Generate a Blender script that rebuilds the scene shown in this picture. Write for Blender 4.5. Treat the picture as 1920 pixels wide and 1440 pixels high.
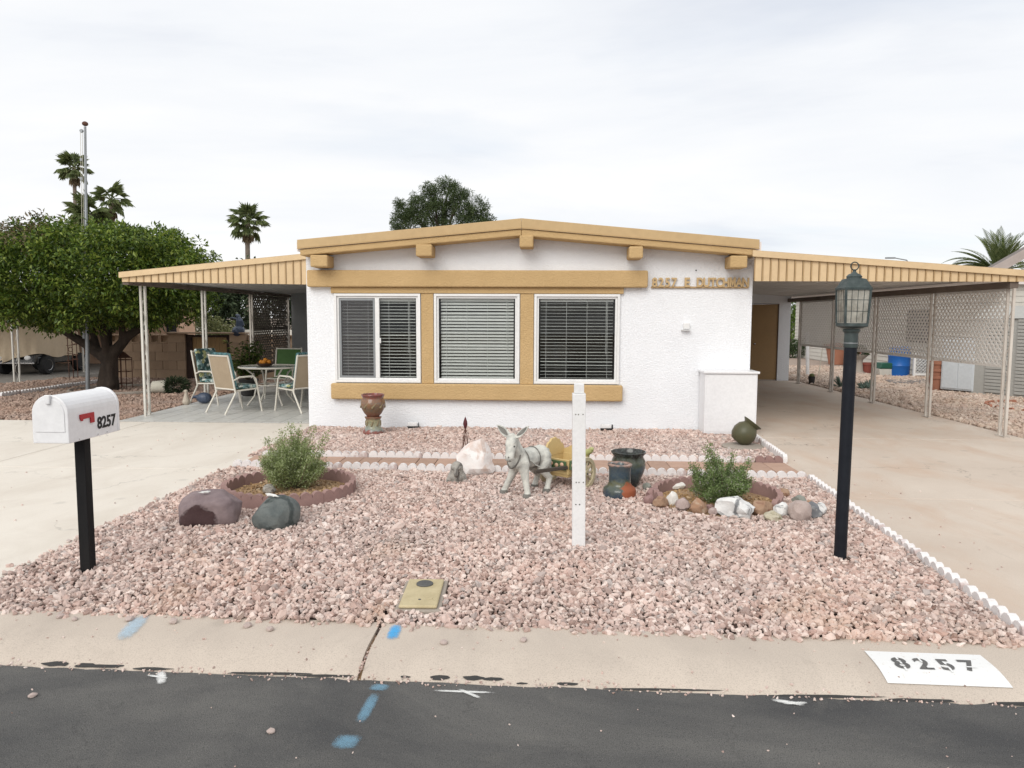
import bpy, bmesh, math, random
import numpy as np
from mathutils import Vector, Matrix, noise as mnoise

random.seed(7); np.random.seed(7)
R = math.radians
for o in list(bpy.data.objects): bpy.data.objects.remove(o)
scene = bpy.context.scene
COL = scene.collection

# ------------------------------------------------------------------ camera
cam = bpy.data.cameras.new('camera'); cam_o = bpy.data.objects.new('camera', cam); COL.objects.link(cam_o)
cam.sensor_width = 36; cam.lens = 26.25; cam.clip_start = .05; cam.clip_end = 2000
PITCH = math.atan(125/1400)
cam_o.matrix_world = (Matrix.Translation((0, 0, 1.70)) @ Matrix.Rotation(R(2.5), 4, 'Z')
                      @ Matrix.Rotation(math.pi/2-PITCH, 4, 'X') @ Matrix.Rotation(.004, 4, 'Z'))
scene.camera = cam_o
scene.render.resolution_x = 1024; scene.render.resolution_y = 768

# ------------------------------------------------------------------ sky, sun, exposure
SUN_EL, SUN_AZ = R(37), R(200)
world = bpy.data.worlds.new('World'); scene.world = world; world.use_nodes = True
wn, wl = world.node_tree.nodes, world.node_tree.links
wn.clear()
w_out = wn.new('ShaderNodeOutputWorld'); w_bg = wn.new('ShaderNodeBackground'); wl.new(w_bg.outputs[0], w_out.inputs[0])
sky = wn.new('ShaderNodeTexSky'); sky.sky_type = 'NISHITA'; sky.sun_disc = False
sky.sun_elevation = SUN_EL; sky.sun_rotation = SUN_AZ
w_bg.inputs['Strength'].default_value = .10
tc = wn.new('ShaderNodeTexCoord'); sep = wn.new('ShaderNodeSeparateXYZ'); wl.new(tc.outputs['Generated'], sep.inputs[0])
def wmath(op, a, b=None):
    n = wn.new('ShaderNodeMath'); n.operation = op
    for i, q in enumerate((a, b)):
        if q is None: continue
        if isinstance(q, (int, float)): n.inputs[i].default_value = q
        else: wl.new(q, n.inputs[i])
    return n.outputs[0]
zz = wmath('ADD', wmath('ABSOLUTE', sep.outputs[2]), .16)
cmb = wn.new('ShaderNodeCombineXYZ')
wl.new(wmath('DIVIDE', sep.outputs[0], zz), cmb.inputs[0]); wl.new(wmath('DIVIDE', sep.outputs[1], zz), cmb.inputs[1])
cmb.inputs[2].default_value = 3.7
def wnoise(scale, detail, rough, dist, off):
    mp = wn.new('ShaderNodeMapping'); wl.new(cmb.outputs[0], mp.inputs[0])
    mp.inputs['Location'].default_value = off; mp.inputs['Scale'].default_value = (.75, 1.25, 1); mp.inputs['Rotation'].default_value = (0, 0, R(-18))
    n = wn.new('ShaderNodeTexNoise'); wl.new(mp.outputs[0], n.inputs['Vector'])
    n.inputs['Scale'].default_value = scale; n.inputs['Detail'].default_value = detail
    n.inputs['Roughness'].default_value = rough; n.inputs['Distortion'].default_value = dist
    return n.outputs['Fac']
def wramp(fac, stops):
    r = wn.new('ShaderNodeValToRGB'); wl.new(fac, r.inputs[0])
    e = r.color_ramp.elements
    while len(e) < len(stops): e.new(.5)
    for q, (p, c) in zip(e, stops): q.position = p; q.color = (*c, 1)
    return r.outputs[0]
clouds = wramp(wnoise(.62, 7, .56, .5, (1.9, .4, 0)), [(.28, (5.9, 6.15, 6.65)), (.42, (6.9, 7.05, 7.3)), (.60, (7.6, 7.6, 7.6))])
cover = wramp(wnoise(.9, 5, .5, .2, (4.2, 7.1, 0)), [(.30, (.80,)*3), (.46, (.985,)*3)])
mx = wn.new('ShaderNodeMix'); mx.data_type = 'RGBA'
wl.new(cover, mx.inputs['Factor']); wl.new(sky.outputs[0], mx.inputs['A']); wl.new(clouds, mx.inputs['B'])
wl.new(mx.outputs['Result'], w_bg.inputs['Color'])

sun = bpy.data.lights.new('sun', 'SUN'); sun.energy = 1.5; sun.angle = R(40); sun.color = (1, .965, .91)
sun_o = bpy.data.objects.new('sun', sun); COL.objects.link(sun_o)
sd = Vector((math.sin(SUN_AZ)*math.cos(SUN_EL), math.cos(SUN_AZ)*math.cos(SUN_EL), math.sin(SUN_EL)))
sun_o.rotation_euler = sd.to_track_quat('Z', 'Y').to_euler(); sun_o.location = (0, -5, 20)

scene.view_settings.view_transform = 'Standard'; scene.view_settings.look = 'None'
scene.view_settings.exposure = .44; scene.view_settings.gamma = 1
scene.view_settings.use_curve_mapping = False

# ------------------------------------------------------------------ materials
MATS = {}
class NT:
    def __init__(s, name):
        s.m = bpy.data.materials.new(name); s.m.use_nodes = True
        s.n, s.l = s.m.node_tree.nodes, s.m.node_tree.links
        s.n.clear(); s.out = s.n.new('ShaderNodeOutputMaterial')
        s.tc = s.n.new('ShaderNodeTexCoord')
    def node(s, t, **k):
        n = s.n.new(t)
        for a, b in k.items(): setattr(n, a, b)
        return n
    def put(s, sock, v):
        if isinstance(v, bpy.types.NodeSocket): s.l.new(v, sock)
        elif isinstance(v, tuple) and len(v) == 3 and sock.type == 'RGBA': sock.default_value = (*v, 1)
        else: sock.default_value = v
    def vec(s, scale=(1, 1, 1), rot=(0, 0, 0), src='Object'):
        mp = s.n.new('ShaderNodeMapping'); s.l.new(s.tc.outputs[src], mp.inputs[0])
        mp.inputs['Scale'].default_value = scale; mp.inputs['Rotation'].default_value = rot
        return mp.outputs[0]
    def noise(s, scale, detail=4, rough=.55, dist=0, vec=None, out='Fac'):
        n = s.n.new('ShaderNodeTexNoise'); s.l.new(vec or s.tc.outputs['Object'], n.inputs['Vector'])
        for k, v in (('Scale', scale), ('Detail', detail), ('Roughness', rough), ('Distortion', dist)): n.inputs[k].default_value = v
        return n.outputs[out]
    def voro(s, scale, feature='F1', vec=None, out='Distance'):
        n = s.n.new('ShaderNodeTexVoronoi'); n.feature = feature; s.l.new(vec or s.tc.outputs['Object'], n.inputs['Vector'])
        n.inputs['Scale'].default_value = scale
        return n.outputs[out]
    def ramp(s, fac, stops, interp='LINEAR'):
        r = s.n.new('ShaderNodeValToRGB'); s.l.new(fac, r.inputs[0]); r.color_ramp.interpolation = interp
        e = r.color_ramp.elements
        while len(e) < len(stops): e.new(.5)
        for q, (p, c) in zip(e, stops): q.position = p; q.color = (*((c,)*3 if isinstance(c, (int, float)) else c), 1)
        return r.outputs[0]
    def mix(s, fac, a, b, blend='MIX'):
        m = s.n.new('ShaderNodeMix'); m.data_type = 'RGBA'; m.blend_type = blend
        s.put(m.inputs['Factor'], fac); s.put(m.inputs['A'], a); s.put(m.inputs['B'], b)
        return m.outputs['Result']
    def math(s, op, a, b=0.0):
        m = s.n.new('ShaderNodeMath'); m.operation = op; s.put(m.inputs[0], a); s.put(m.inputs[1], b)
        return m.outputs[0]
    def hsv(s, col, h=.5, sa=1., v=1.):
        n = s.n.new('ShaderNodeHueSaturation'); s.put(n.inputs['Color'], col); s.put(n.inputs['Hue'], h); s.put(n.inputs['Saturation'], sa); s.put(n.inputs['Value'], v)
        return n.outputs[0]
    def bump(s, h, strength=.5, dist=.01, normal=None):
        b = s.n.new('ShaderNodeBump'); s.l.new(h, b.inputs['Height']); b.inputs['Strength'].default_value = strength; b.inputs['Distance'].default_value = dist
        if normal: s.l.new(normal, b.inputs['Normal'])
        return b.outputs[0]
    def bsdf(s, col, rough=.7, metal=0., spec=.4, normal=None, coat=0.):
        b = s.n.new('ShaderNodeBsdfPrincipled')
        s.put(b.inputs['Base Color'], col); s.put(b.inputs['Roughness'], rough); s.put(b.inputs['Metallic'], metal)
        s.put(b.inputs['Specular IOR Level'], spec); s.put(b.inputs['Coat Weight'], coat)
        if normal: s.l.new(normal, b.inputs['Normal'])
        return b.outputs[0]
    def done(s, sh): s.l.new(sh, s.out.inputs[0]); MATS[s.m.name] = s.m; return s.m
    def rand(s): return s.n.new('ShaderNodeObjectInfo').outputs['Random']
    def island(s): return s.n.new('ShaderNodeNewGeometry').outputs['Random Per Island']

def plain(name, c1, c2=None, scale=4., rough=.7, metal=0., spec=.4, bump=0., bscale=80., rnd=0., lo=.38, hi=.64, coat=0., detail=6, stretch=(1, 1, 1)):
    t = NT(name); c2 = c2 or tuple(q*.82 for q in c1)
    v = t.vec(stretch)
    col = t.mix(t.ramp(t.noise(scale, detail, .6, 0, v), [(lo, 0), (hi, 1)]), c1, c2)
    fine = t.noise(scale*9, 4, .6, 0, v)
    col = t.mix(.35, col, t.mix(t.ramp(fine, [(.35, 0), (.65, 1)]), tuple(q*.86 for q in c1), tuple(min(1, q*1.06) for q in c1)))
    if rnd: col = t.hsv(col, .5, 1., t.math('ADD', t.math('MULTIPLY', t.rand(), rnd*2), 1-rnd))
    nrm = t.bump(t.noise(bscale, 5, .6), bump, .01) if bump else None
    return t.done(t.bsdf(col, rough, metal, spec, nrm, coat))

def stucco(name, c, c2, amp):
    t = NT(name)
    col = t.mix(t.ramp(t.noise(1.3, 6, .6), [(.35, 0), (.7, 1)]), c, c2)
    a = t.noise(36, 5, .6, .7, t.vec((.8, 1, 1.35))); b = t.noise(95, 4, .6)
    plate = t.ramp(a, [(.42, 0), (.52, .75), (.62, 1)])
    h = t.math('ADD', plate, t.math('MULTIPLY', b, .45))
    return t.done(t.bsdf(col, .85, 0, .2, t.bump(h, amp, .010)))
stucco('white_stucco', (.855, .87, .895), (.81, .825, .85), .45)
stucco('tan_stucco', (.58, .405, .205), (.51, .35, .17), .5)
stucco('peach_stucco', (.62, .42, .30), (.55, .37, .26), .4)
plain('tan_metal', (.53, .38, .20), (.48, .335, .17), 1.2, .5, spec=.3)
plain('carport_tan', (.66, .495, .30), (.60, .44, .26), 1.2, .5, spec=.3)
plain('tan_metal_rib', (.42, .285, .145), (.36, .24, .12), 3, .5)
plain('tan_door', (.36, .225, .10), (.32, .20, .09), 2, .5)
plain('white_vinyl', (.80, .80, .79), (.74, .74, .73), 3, .38, spec=.45)
plain('white_paint', (.77, .77, .77), (.69, .69, .68), 5, .5, bump=.08, bscale=60)
plain('white_metal_paint', (.79, .79, .80), (.74, .74, .75), 3, .32, spec=.5)
plain('roof_foam', (.80, .74, .72), (.72, .66, .62), 2, .8, bump=.3, bscale=20)
plain('slat_white', (.84, .85, .82), (.78, .79, .76), 6, .5, rnd=.06)
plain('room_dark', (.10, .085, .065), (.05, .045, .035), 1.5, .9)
plain('room_furniture', (.16, .15, .14), (.09, .08, .07), 3, .9)
plain('dark_rubber', (.02, .02, .021), (.014, .014, .015), 6, .75)
plain('black_post_paint', (.007, .009, .014), (.014, .017, .023), 9, .55, spec=.22, bump=.12, bscale=90)
plain('black_wood', (.008, .008, .009), (.016, .015, .015), 9, .7, spec=.2, bump=.2, bscale=70, stretch=(1, 1, .15))
plain('red_plastic', (.42, .02, .028), (.34, .015, .02), 8, .4)
plain('ink_black', (.015, .015, .016), None, 8, .6)
plain('stencil_grey', (.10, .10, .10), (.16, .15, .14), 30, .9)
plain('verdigris', (.035, .05, .05), (.13, .155, .148), 11, .65, bump=.25, bscale=90, lo=.45, hi=.75)
plain('bronze_dark', (.03, .04, .04), (.07, .095, .09), 14, .55)
plain('galvanised', (.30, .315, .325), (.22, .235, .245), 5, .45, metal=.5, spec=.4, stretch=(1, 1, .1))
plain('rope', (.58, .55, .46), None, 20, .9)
plain('post_cream', (.62, .60, .55), (.50, .465, .41), 3, .6, stretch=(1, 1, .4), lo=.42, hi=.72)
plain('post_weathered', (.60, .555, .50), (.34, .28, .23), 2.2, .65, stretch=(1, 1, .5), lo=.42, hi=.68)
plain('beam_brown', (.16, .125, .10), (.11, .085, .07), 4, .7)
plain('pan_ceiling', (.78, .765, .74), (.70, .685, .66), 1.5, .6)
t = NT('lattice_beige'); col = t.mix(t.noise(2, 5), (.90, .88, .85), (.82, .80, .77))
tr = t.node('ShaderNodeBsdfTranslucent'); t.put(tr.inputs[0], col); ms = t.node('ShaderNodeMixShader'); ms.inputs[0].default_value = .5
t.l.new(t.bsdf(col, .6), ms.inputs[1]); t.l.new(tr.outputs[0], ms.inputs[2]); t.done(ms.outputs[0])
plain('lattice_dark', (.20, .17, .145), (.15, .125, .105), 2, .7)
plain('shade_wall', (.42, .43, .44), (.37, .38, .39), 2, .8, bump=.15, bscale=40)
plain('dark_opening', (.03, .026, .03), None, 3, .6)
plain('tile', (.60, .60, .57), (.52, .51, .48), 4, .34, rnd=.05, spec=.45)
plain('grout', (.22, .21, .20), None, 8, .9)
plain('chair_frame', (.70, .665, .59), (.62, .585, .51), 4, .42)
plain('sling', (.40, .315, .22), (.35, .27, .185), 5, .8, bump=.3, bscale=260)
plain('green_sling', (.07, .15, .045), (.055, .12, .035), 5, .8)
plain('table_glass', (.30, .32, .31), None, 5, .1, spec=.6)
plain('terracotta', (.36, .16, .10), (.30, .13, .08), 5, .8, bump=.2, bscale=60)
plain('terracotta_dark', (.26, .075, .055), (.20, .06, .045), 5, .55, bump=.2)
plain('paver', (.43, .285, .215), (.36, .235, .18), 9, .85, bump=.3, bscale=70, rnd=.12)
plain('mauve_concrete', (.315, .20, .18), (.255, .16, .145), 7, .9, bump=.4, bscale=110, rnd=.08)
plain('grey_slab', (.36, .315, .27), (.31, .27, .23), 5, .9, bump=.3)
plain('dry_soil', (.34, .225, .13), (.27, .175, .10), 14, .95, bump=.6, bscale=50)
plain('yard_soil_shade', (.09, .06, .05), (.06, .042, .034), 5, .95, bump=.6, bscale=40)  # bed soil, colour darkened to stand in for shadow between the stones
plain('side_soil', (.36, .285, .235), (.29, .22, .18), 5, .95, bump=.6, bscale=40)
plain('brown_soil', (.235, .165, .125), (.175, .12, .09), 5, .95, bump=.6, bscale=40)
plain('far_ground', (.30, .24, .19), (.24, .19, .15), .4, .95)
plain('statue_white', (.62, .615, .56), (.27, .28, .265), 12, .85, bump=.7, bscale=45, lo=.42, hi=.66)
plain('hoof_grey', (.15, .145, .13), (.22, .21, .19), 20, .85)
plain('statue_dark', (.10, .10, .09), None, 20, .8)
plain('cart_yellow', (.60, .45, .21), (.53, .385, .18), 6, .5, bump=.15)
plain('cart_wheel', (.60, .53, .36), (.47, .40, .26), 9, .6, bump=.2)
plain('cart_green', (.06, .11, .045), (.11, .16, .08), 14, .5)
plain('cart_wood', (.075, .06, .048), (.05, .042, .034), 10, .75, bump=.2)
plain('bird_green', (.36, .38, .15), (.48, .45, .24), 18, .5)
plain('rose_ceramic', (.58, .34, .25), (.62, .48, .30), 14, .5)
plain('blue_figurine', (.05, .07, .11), (.08, .10, .15), 12, .35)
plain('duck_stone', (.50, .44, .36), (.42, .36, .29), 15, .8)
plain('rust', (.13, .06, .04), (.075, .04, .03), 14, .85, bump=.3)
plain('rust_red', (.10, .018, .024), (.07, .015, .02), 14, .6)
plain('bark', (.075, .055, .042), (.035, .027, .022), 8, .95, bump=1., bscale=22, stretch=(1, 1, .35))
plain('palm_bark', (.20, .165, .135), (.13, .105, .085), 2.5, .95, bump=.6, bscale=10, stretch=(1, 1, 3))
plain('stem', (.16, .12, .08), (.10, .075, .05), 8, .9)
plain('tarp', (.62, .51, .37), (.56, .45, .32), 1.5, .85, bump=.2, bscale=12)
plain('car_black', (.01, .01, .011), (.02, .02, .021), 4, .25, spec=.6)
plain('chrome', (.60, .60, .60), None, 5, .2, metal=.9)
plain('block', (.42, .295, .20), (.36, .25, .17), 5, .92, bump=.5, bscale=70, rnd=.09)
plain('mortar', (.33, .25, .18), None, 8, .95)
plain('gate_wood', (.42, .27, .13), (.30, .19, .09), 5, .8, stretch=(1, 1, .1), rnd=.12, bump=.2)
plain('gate_post', (.045, .028, .022), (.07, .04, .03), 9, .8)
plain('resin_grey', (.40, .395, .37), (.36, .355, .33), 2, .6)
plain('resin_white', (.60, .635, .66), (.55, .585, .61), 2, .45)
plain('siding_cream', (.60, .575, .52), (.55, .525, .47), 1, .7)
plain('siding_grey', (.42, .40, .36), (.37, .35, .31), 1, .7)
plain('roof_grey', (.20, .175, .16), (.16, .14, .13), 5, .9)
plain('trim_mauve', (.42, .36, .33), None, 3, .7)
plain('blue_plastic', (.015, .12, .42), (.012, .10, .36), 3, .4)
plain('green_plastic', (.015, .085, .055), (.012, .07, .045), 3, .45)
plain('pale_plastic', (.55, .53, .48), (.48, .46, .41), 4, .5)
plain('meter_lid', (.52, .44, .27), (.40, .33, .19), 9, .75, bump=.25, bscale=90)
plain('meter_cap', (.075, .075, .075), (.11, .11, .105), 20, .7)
plain('olive_glaze', (.075, .075, .038), (.10, .085, .045), 6, .42, bump=.12, bscale=30)
plain('fruit', (.62, .24, .02), (.55, .20, .02), 8, .5)
plain('bowl_brown', (.10, .05, .03), None, 8, .5)
plain('lizard_white', (.72, .72, .70), (.62, .62, .59), 30, .7)
plain('orange_paper', (.45, .36, .27), None, 5, .8)
plain('plant_pot_dark', (.035, .033, .032), None, 6, .6)

# rocks
def rockmat(name, c1, c2, c3=None, scale=6., rough=.85, spot=None, bump=.5):
    t = NT(name)
    col = t.mix(t.ramp(t.noise(scale, 8, .65, .4), [(.36, 0), (.62, 1)]), c1, c2)
    if c3: col = t.mix(t.ramp(t.noise(scale*.6, 6, .6, 1.2, t.vec((1, 1, 1), (.4, .8, .2))), [(.52, 0), (.60, 1)]), col, c3)
    if spot: col = t.mix(t.ramp(t.voro(90), [(.0, 1), (.28, 0)]), col, spot)
    return t.done(t.bsdf(col, rough, 0, .3, t.bump(t.noise(scale*5, 8, .65), bump, .012)))
rockmat('rock_mauve', (.23, .165, .165), (.30, .22, .215), (.115, .068, .068), 5)
t = NT('rock_mauve_broken')
vm = t.node('ShaderNodeVectorMath'); vm.operation = 'DISTANCE'; t.l.new(t.vec((1, .8, 1.15)), vm.inputs[0]); vm.inputs[1].default_value = (-.05, -.15, .06)
f = t.ramp(t.math('ADD', vm.outputs['Value'], t.math('MULTIPLY', t.math('SUBTRACT', t.noise(11, 6, .65), .5), .13)), [(.145, 1), (.160, 0)])
col = t.mix(t.ramp(t.noise(6, 8, .65), [(.36, 0), (.62, 1)]), (.19, .145, .15), (.27, .21, .21)); col = t.mix(f, col, t.mix(t.noise(18, 6), (.05, .026, .027), (.085, .05, .05)))
t.done(t.bsdf(col, .85, 0, .3, t.bump(t.math('ADD', t.noise(30, 8, .65), t.math('MULTIPLY', f, -1.2)), .6, .012)))
rockmat('rock_grey', (.10, .115, .113), (.165, .18, .172), (.06, .072, .07), 7, bump=.8)
rockmat('rock_quartz', (.82, .80, .78), (.74, .67, .64), (.64, .52, .46), 6)
rockmat('rock_white', (.78, .76, .72), (.66, .63, .58), None, 12)
rockmat('rock_speckle', (.40, .375, .335), (.28, .265, .24), (.13, .12, .11), 14, bump=1.)
rockmat('rock_brown', (.30, .185, .12), (.38, .26, .18), (.22, .12, .08), 10)
rockmat('rock_orange', (.36, .21, .13), (.30, .20, .14), (.44, .34, .25), 12)
rockmat('rock_pinkgrey', (.42, .335, .31), (.34, .26, .24), None, 12, spot=(.52, .45, .42))
rockmat('rock_rose', (.30, .19, .175), (.25, .155, .15), None, 8)
rockmat('rock_marble', (.74, .73, .71), (.60, .60, .59), (.17, .175, .18), 9)
rockmat('rock_granite', (.47, .385, .35), (.40, .32, .29), None, 12, spot=(.56, .49, .46))
rockmat('rock_slate', (.15, .155, .165), (.21, .215, .225), (.33, .33, .32), 10)
rockmat('rock_moss', (.40, .36, .26), (.52, .48, .38), (.22, .20, .12), 14)
rockmat('rock_greygreen', (.20, .21, .18), (.28, .28, .25), None, 10)

def gravelmat(name, stops, patch=None):
    t = NT(name)
    col = t.ramp(t.rand(), stops)
    pos = t.node('ShaderNodeNewGeometry').outputs['Position']
    col = t.hsv(col, .5, t.ramp(t.noise(.8, 4, .6, 0, pos), [(.3, .85), (.7, 1.2)]), t.ramp(t.noise(1.3, 5, .6, 0, pos), [(.3, .86), (.7, 1.08)]))
    if patch: col = t.mix(t.ramp(t.noise(.75, 6, .65, .8, pos), [(.58, 0), (.74, .55)]), col, patch)
    col = t.mix(t.ramp(t.noise(60, 4, .6, 0, pos), [(.4, .25), (.6, 0)]), col, tuple(q*.55 for q in stops[len(stops)//2][1]))
    return t.done(t.bsdf(col, .9, 0, .2))
gravelmat('gravel_pink', [(0, (.22, .14, .115)), (.10, (.54, .395, .345)), (.24, (.68, .54, .48)), (.36, (.46, .315, .27)), (.50, (.80, .69, .63)), (.64, (.55, .405, .355)), (.78, (.73, .61, .545)), (.90, (.34, .245, .215)), (1, (.46, .41, .385))], (.50, .33, .22))
gravelmat('gravel_brown', [(0, (.30, .21, .165)), (.3, (.43, .32, .26)), (.6, (.37, .26, .21)), (1, (.48, .37, .30))])
gravelmat('gravel_tan', [(0, (.40, .30, .245)), (.25, (.60, .49, .40)), (.5, (.54, .41, .34)), (.75, (.66, .56, .47)), (1, (.46, .37, .31))])
gravelmat('mulch', [(0, (.34, .22, .12)), (.4, (.46, .33, .20)), (.8, (.38, .24, .13)), (1, (.55, .45, .33))])

# concrete, asphalt
def concrete(name, c, c2, stain, speck, crack=.55):
    t = NT(name)
    col = t.mix(t.ramp(t.noise(.55, 7, .62), [(.33, 0), (.68, 1)]), c, c2)
    col = t.mix(t.ramp(t.noise(1.7, 7, .65, .6, t.vec((1, .45, 1))), [(.46, 0), (.74, .85)]), col, stain)
    col = t.mix(t.ramp(t.noise(160, 3, .7), [(.32, speck), (.5, 0)]), col, tuple(q*.55 for q in c))
    # hairline cracks, drips and scuffs
    wv = t.node('ShaderNodeVectorMath'); wv.operation = 'ADD'; t.l.new(t.tc.outputs['Object'], wv.inputs[0]); t.l.new(t.noise(1.6, 4, .6, 0, None, 'Color'), wv.inputs[1])
    ck = t.voro(.42, 'DISTANCE_TO_EDGE', wv.outputs[0])
    col = t.mix(t.math('MULTIPLY', t.ramp(ck, [(.0, crack), (.006, 0)]), t.ramp(t.noise(.9, 3), [(.45, 0), (.6, 1)])), col, tuple(q*.35 for q in c))
    col = t.mix(t.ramp(t.voro(1.9), [(.05, .30), (.13, 0)]), col, tuple(q*.5 for q in c))
    col = t.mix(t.ramp(t.noise(7, 6, .7, 1.5, t.vec((1, .3, 1), (0, 0, .3))), [(.60, 0), (.72, .22)]), col, tuple(q*.6 for q in c))
    return t.done(t.bsdf(col, .88, 0, .22, t.bump(t.noise(190, 4, .7), .25, .006)))
concrete('drive_concrete', (.73, .68, .605), (.66, .605, .53), (.59, .53, .455), .35)
concrete('carport_concrete', (.62, .54, .46), (.53, .445, .37), (.53, .395, .30), .4)
concrete('kerb_concrete', (.57, .495, .42), (.51, .44, .372), (.44, .38, .325), .7, .1)
concrete('far_concrete', (.27, .25, .225), (.22, .205, .19), (.2, .19, .17), .2)
t = NT('asphalt')
col = t.mix(t.ramp(t.noise(.8, 7, .62, .5, t.vec((.55, 1.2, 1))), [(.40, 0), (.60, 1)]), (.082, .082, .083), (.165, .160, .150))
col = t.mix(t.ramp(t.noise(2.4, 7, .7, .8), [(.58, 0), (.74, .5)]), col, (.20, .188, .168))
col = t.mix(t.ramp(t.voro(75), [(.06, .8), (.16, 0)]), col, (.26, .24, .21))
col = t.mix(t.ramp(t.voro(58, 'F1', t.vec((1.1, .9, 1), (0, 0, .5))), [(.08, .8), (.2, 0)]), col, (.045, .045, .046))
wv = t.node('ShaderNodeVectorMath'); wv.operation = 'ADD'; t.l.new(t.tc.outputs['Object'], wv.inputs[0]); t.l.new(t.noise(2.2, 5, .65, 0, None, 'Color'), wv.inputs[1])
col = t.mix(t.math('MULTIPLY', t.ramp(t.voro(.55, 'DISTANCE_TO_EDGE', wv.outputs[0]), [(.0, .35), (.008, 0)]), t.ramp(t.noise(1.1, 3), [(.42, 0), (.58, 1)])), col, (.03, .03, .03))
col = t.mix(t.ramp(t.noise(240, 2, .6), [(.36, .6), (.52, 0)]), col, (.022, .022, .023))
t.done(t.bsdf(col, .86, 0, .28, t.bump(t.noise(150, 5, .75), .8, .010)))
t = NT('tar'); t.done(t.bsdf(t.mix(t.noise(30, 5), (.03, .03, .031), (.06, .058, .054)), .8, 0, .3, t.bump(t.noise(120, 4), .5, .008)))

def edger_paint():
    t = NT('edger_paint')
    worn = t.ramp(t.math('ADD', t.noise(5, 6, .65), t.math('MULTIPLY', t.rand(), .16)), [(.62, 0), (.72, .75)])
    col = t.mix(worn, t.mix(t.noise(14, 5), (.78, .76, .75), (.66, .62, .61)), (.40, .29, .265))
    return t.done(t.bsdf(col, .85, 0, .25, t.bump(t.noise(110, 5), .4, .008)))
edger_paint()

def leafmat(name, stops, trans=.25, rough=.5, patch=None):
    t = NT(name)
    col = t.ramp(t.island(), stops)
    if patch: col = t.mix(t.ramp(t.noise(patch[1], 3, .5), [(.5, 0), (.66, .75)]), col, patch[0])
    col = t.hsv(col, .5, 1., t.ramp(t.noise(1.2, 3, .5), [(.3, .8), (.7, 1.15)]))
    b = t.bsdf(col, rough, 0, .4)
    tr = t.node('ShaderNodeBsdfTranslucent'); t.put(tr.inputs[0], col)
    ms = t.node('ShaderNodeMixShader'); ms.inputs[0].default_value = trans; t.l.new(b, ms.inputs[1]); t.l.new(tr.outputs[0], ms.inputs[2])
    return t.done(ms.outputs[0])
leafmat('citrus_leaf', [(0, (.035, .065, .012)), (.35, (.085, .145, .024)), (.7, (.16, .235, .036)), (1, (.30, .36, .07))], .34, .38)
leafmat('citrus_dry', [(0, (.14, .11, .06)), (.5, (.22, .17, .10)), (1, (.11, .12, .045))], .2, .7)
leafmat('sage_leaf', [(0, (.20, .25, .09)), (.5, (.33, .40, .17)), (.85, (.45, .52, .27)), (1, (.58, .61, .42))], .42, .75)
leafmat('sage_leaf_dark', [(0, (.12, .18, .06)), (.5, (.22, .31, .11)), (.88, (.32, .40, .18)), (1, (.56, .49, .50))], .4, .75)
leafmat('pine_leaf', [(0, (.05, .085, .028)), (.6, (.10, .145, .055)), (1, (.16, .20, .085))], .3, .7)
leafmat('palm_leaf', [(0, (.09, .125, .045)), (.6, (.17, .215, .08)), (1, (.26, .30, .13))], .4, .5)
leafmat('palm_dead', [(0, (.17, .125, .07)), (1, (.26, .20, .125))], .2, .8)
leafmat('hedge_leaf', [(0, (.03, .055, .018)), (.6, (.055, .09, .03)), (1, (.085, .125, .045))], .2, .6)
leafmat('far_leaf', [(0, (.025, .042, .018)), (.6, (.045, .068, .03)), (1, (.075, .095, .045))], .15, .7)
leafmat('bright_leaf', [(0, (.07, .13, .02)), (.6, (.12, .21, .035)), (1, (.20, .28, .06))], .3, .6)
leafmat('ball_leaf', [(0, (.10, .12, .04)), (.6, (.17, .19, .07)), (1, (.25, .25, .11))], .25, .6)
leafmat('fern_leaf', [(0, (.03, .065, .012)), (.6, (.07, .125, .02)), (1, (.18, .21, .04))], .3, .6)
leafmat('agave_leaf', [(0, (.10, .16, .13)), (1, (.17, .23, .19))], .1, .6)

t = NT('glass_pane')
fr = t.node('ShaderNodeFresnel'); fr.inputs[0].default_value = 1.36
gl = t.node('ShaderNodeBsdfGlossy'); gl.inputs['Roughness'].default_value = .015
tr = t.node('ShaderNodeBsdfTransparent'); tr.inputs[0].default_value = (.965, .975, .97, 1)
ms = t.node('ShaderNodeMixShader'); t.l.new(fr.outputs[0], ms.inputs[0]); t.l.new(tr.outputs[0], ms.inputs[1]); t.l.new(gl.outputs[0], ms.inputs[2])
t.done(ms.outputs[0])
t = NT('lamp_glass')
fr = t.node('ShaderNodeFresnel'); fr.inputs[0].default_value = 1.5
gl = t.node('ShaderNodeBsdfGlossy'); gl.inputs['Roughness'].default_value = .08
tr = t.node('ShaderNodeBsdfTransparent'); tr.inputs[0].default_value = (.86, .84, .78, 1)
df = t.node('ShaderNodeBsdfDiffuse'); df.inputs[0].default_value = (.88, .86, .79, 1)
tl = t.node('ShaderNodeBsdfTranslucent'); tl.inputs[0].default_value = (.86, .83, .74, 1)
m0 = t.node('ShaderNodeMixShader'); m0.inputs[0].default_value = .5; t.l.new(df.outputs[0], m0.inputs[1]); t.l.new(tl.outputs[0], m0.inputs[2])
m1 = t.node('ShaderNodeMixShader'); t.l.new(t.ramp(t.noise(14, 4), [(.35, .38), (.65, .72)]), m1.inputs[0]); t.l.new(tr.outputs[0], m1.inputs[1]); t.l.new(m0.outputs[0], m1.inputs[2])
m2 = t.node('ShaderNodeMixShader'); t.l.new(fr.outputs[0], m2.inputs[0]); t.l.new(m1.outputs[0], m2.inputs[1]); t.l.new(gl.outputs[0], m2.inputs[2])
t.done(m2.outputs[0])
t = NT('insect_screen')
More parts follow.
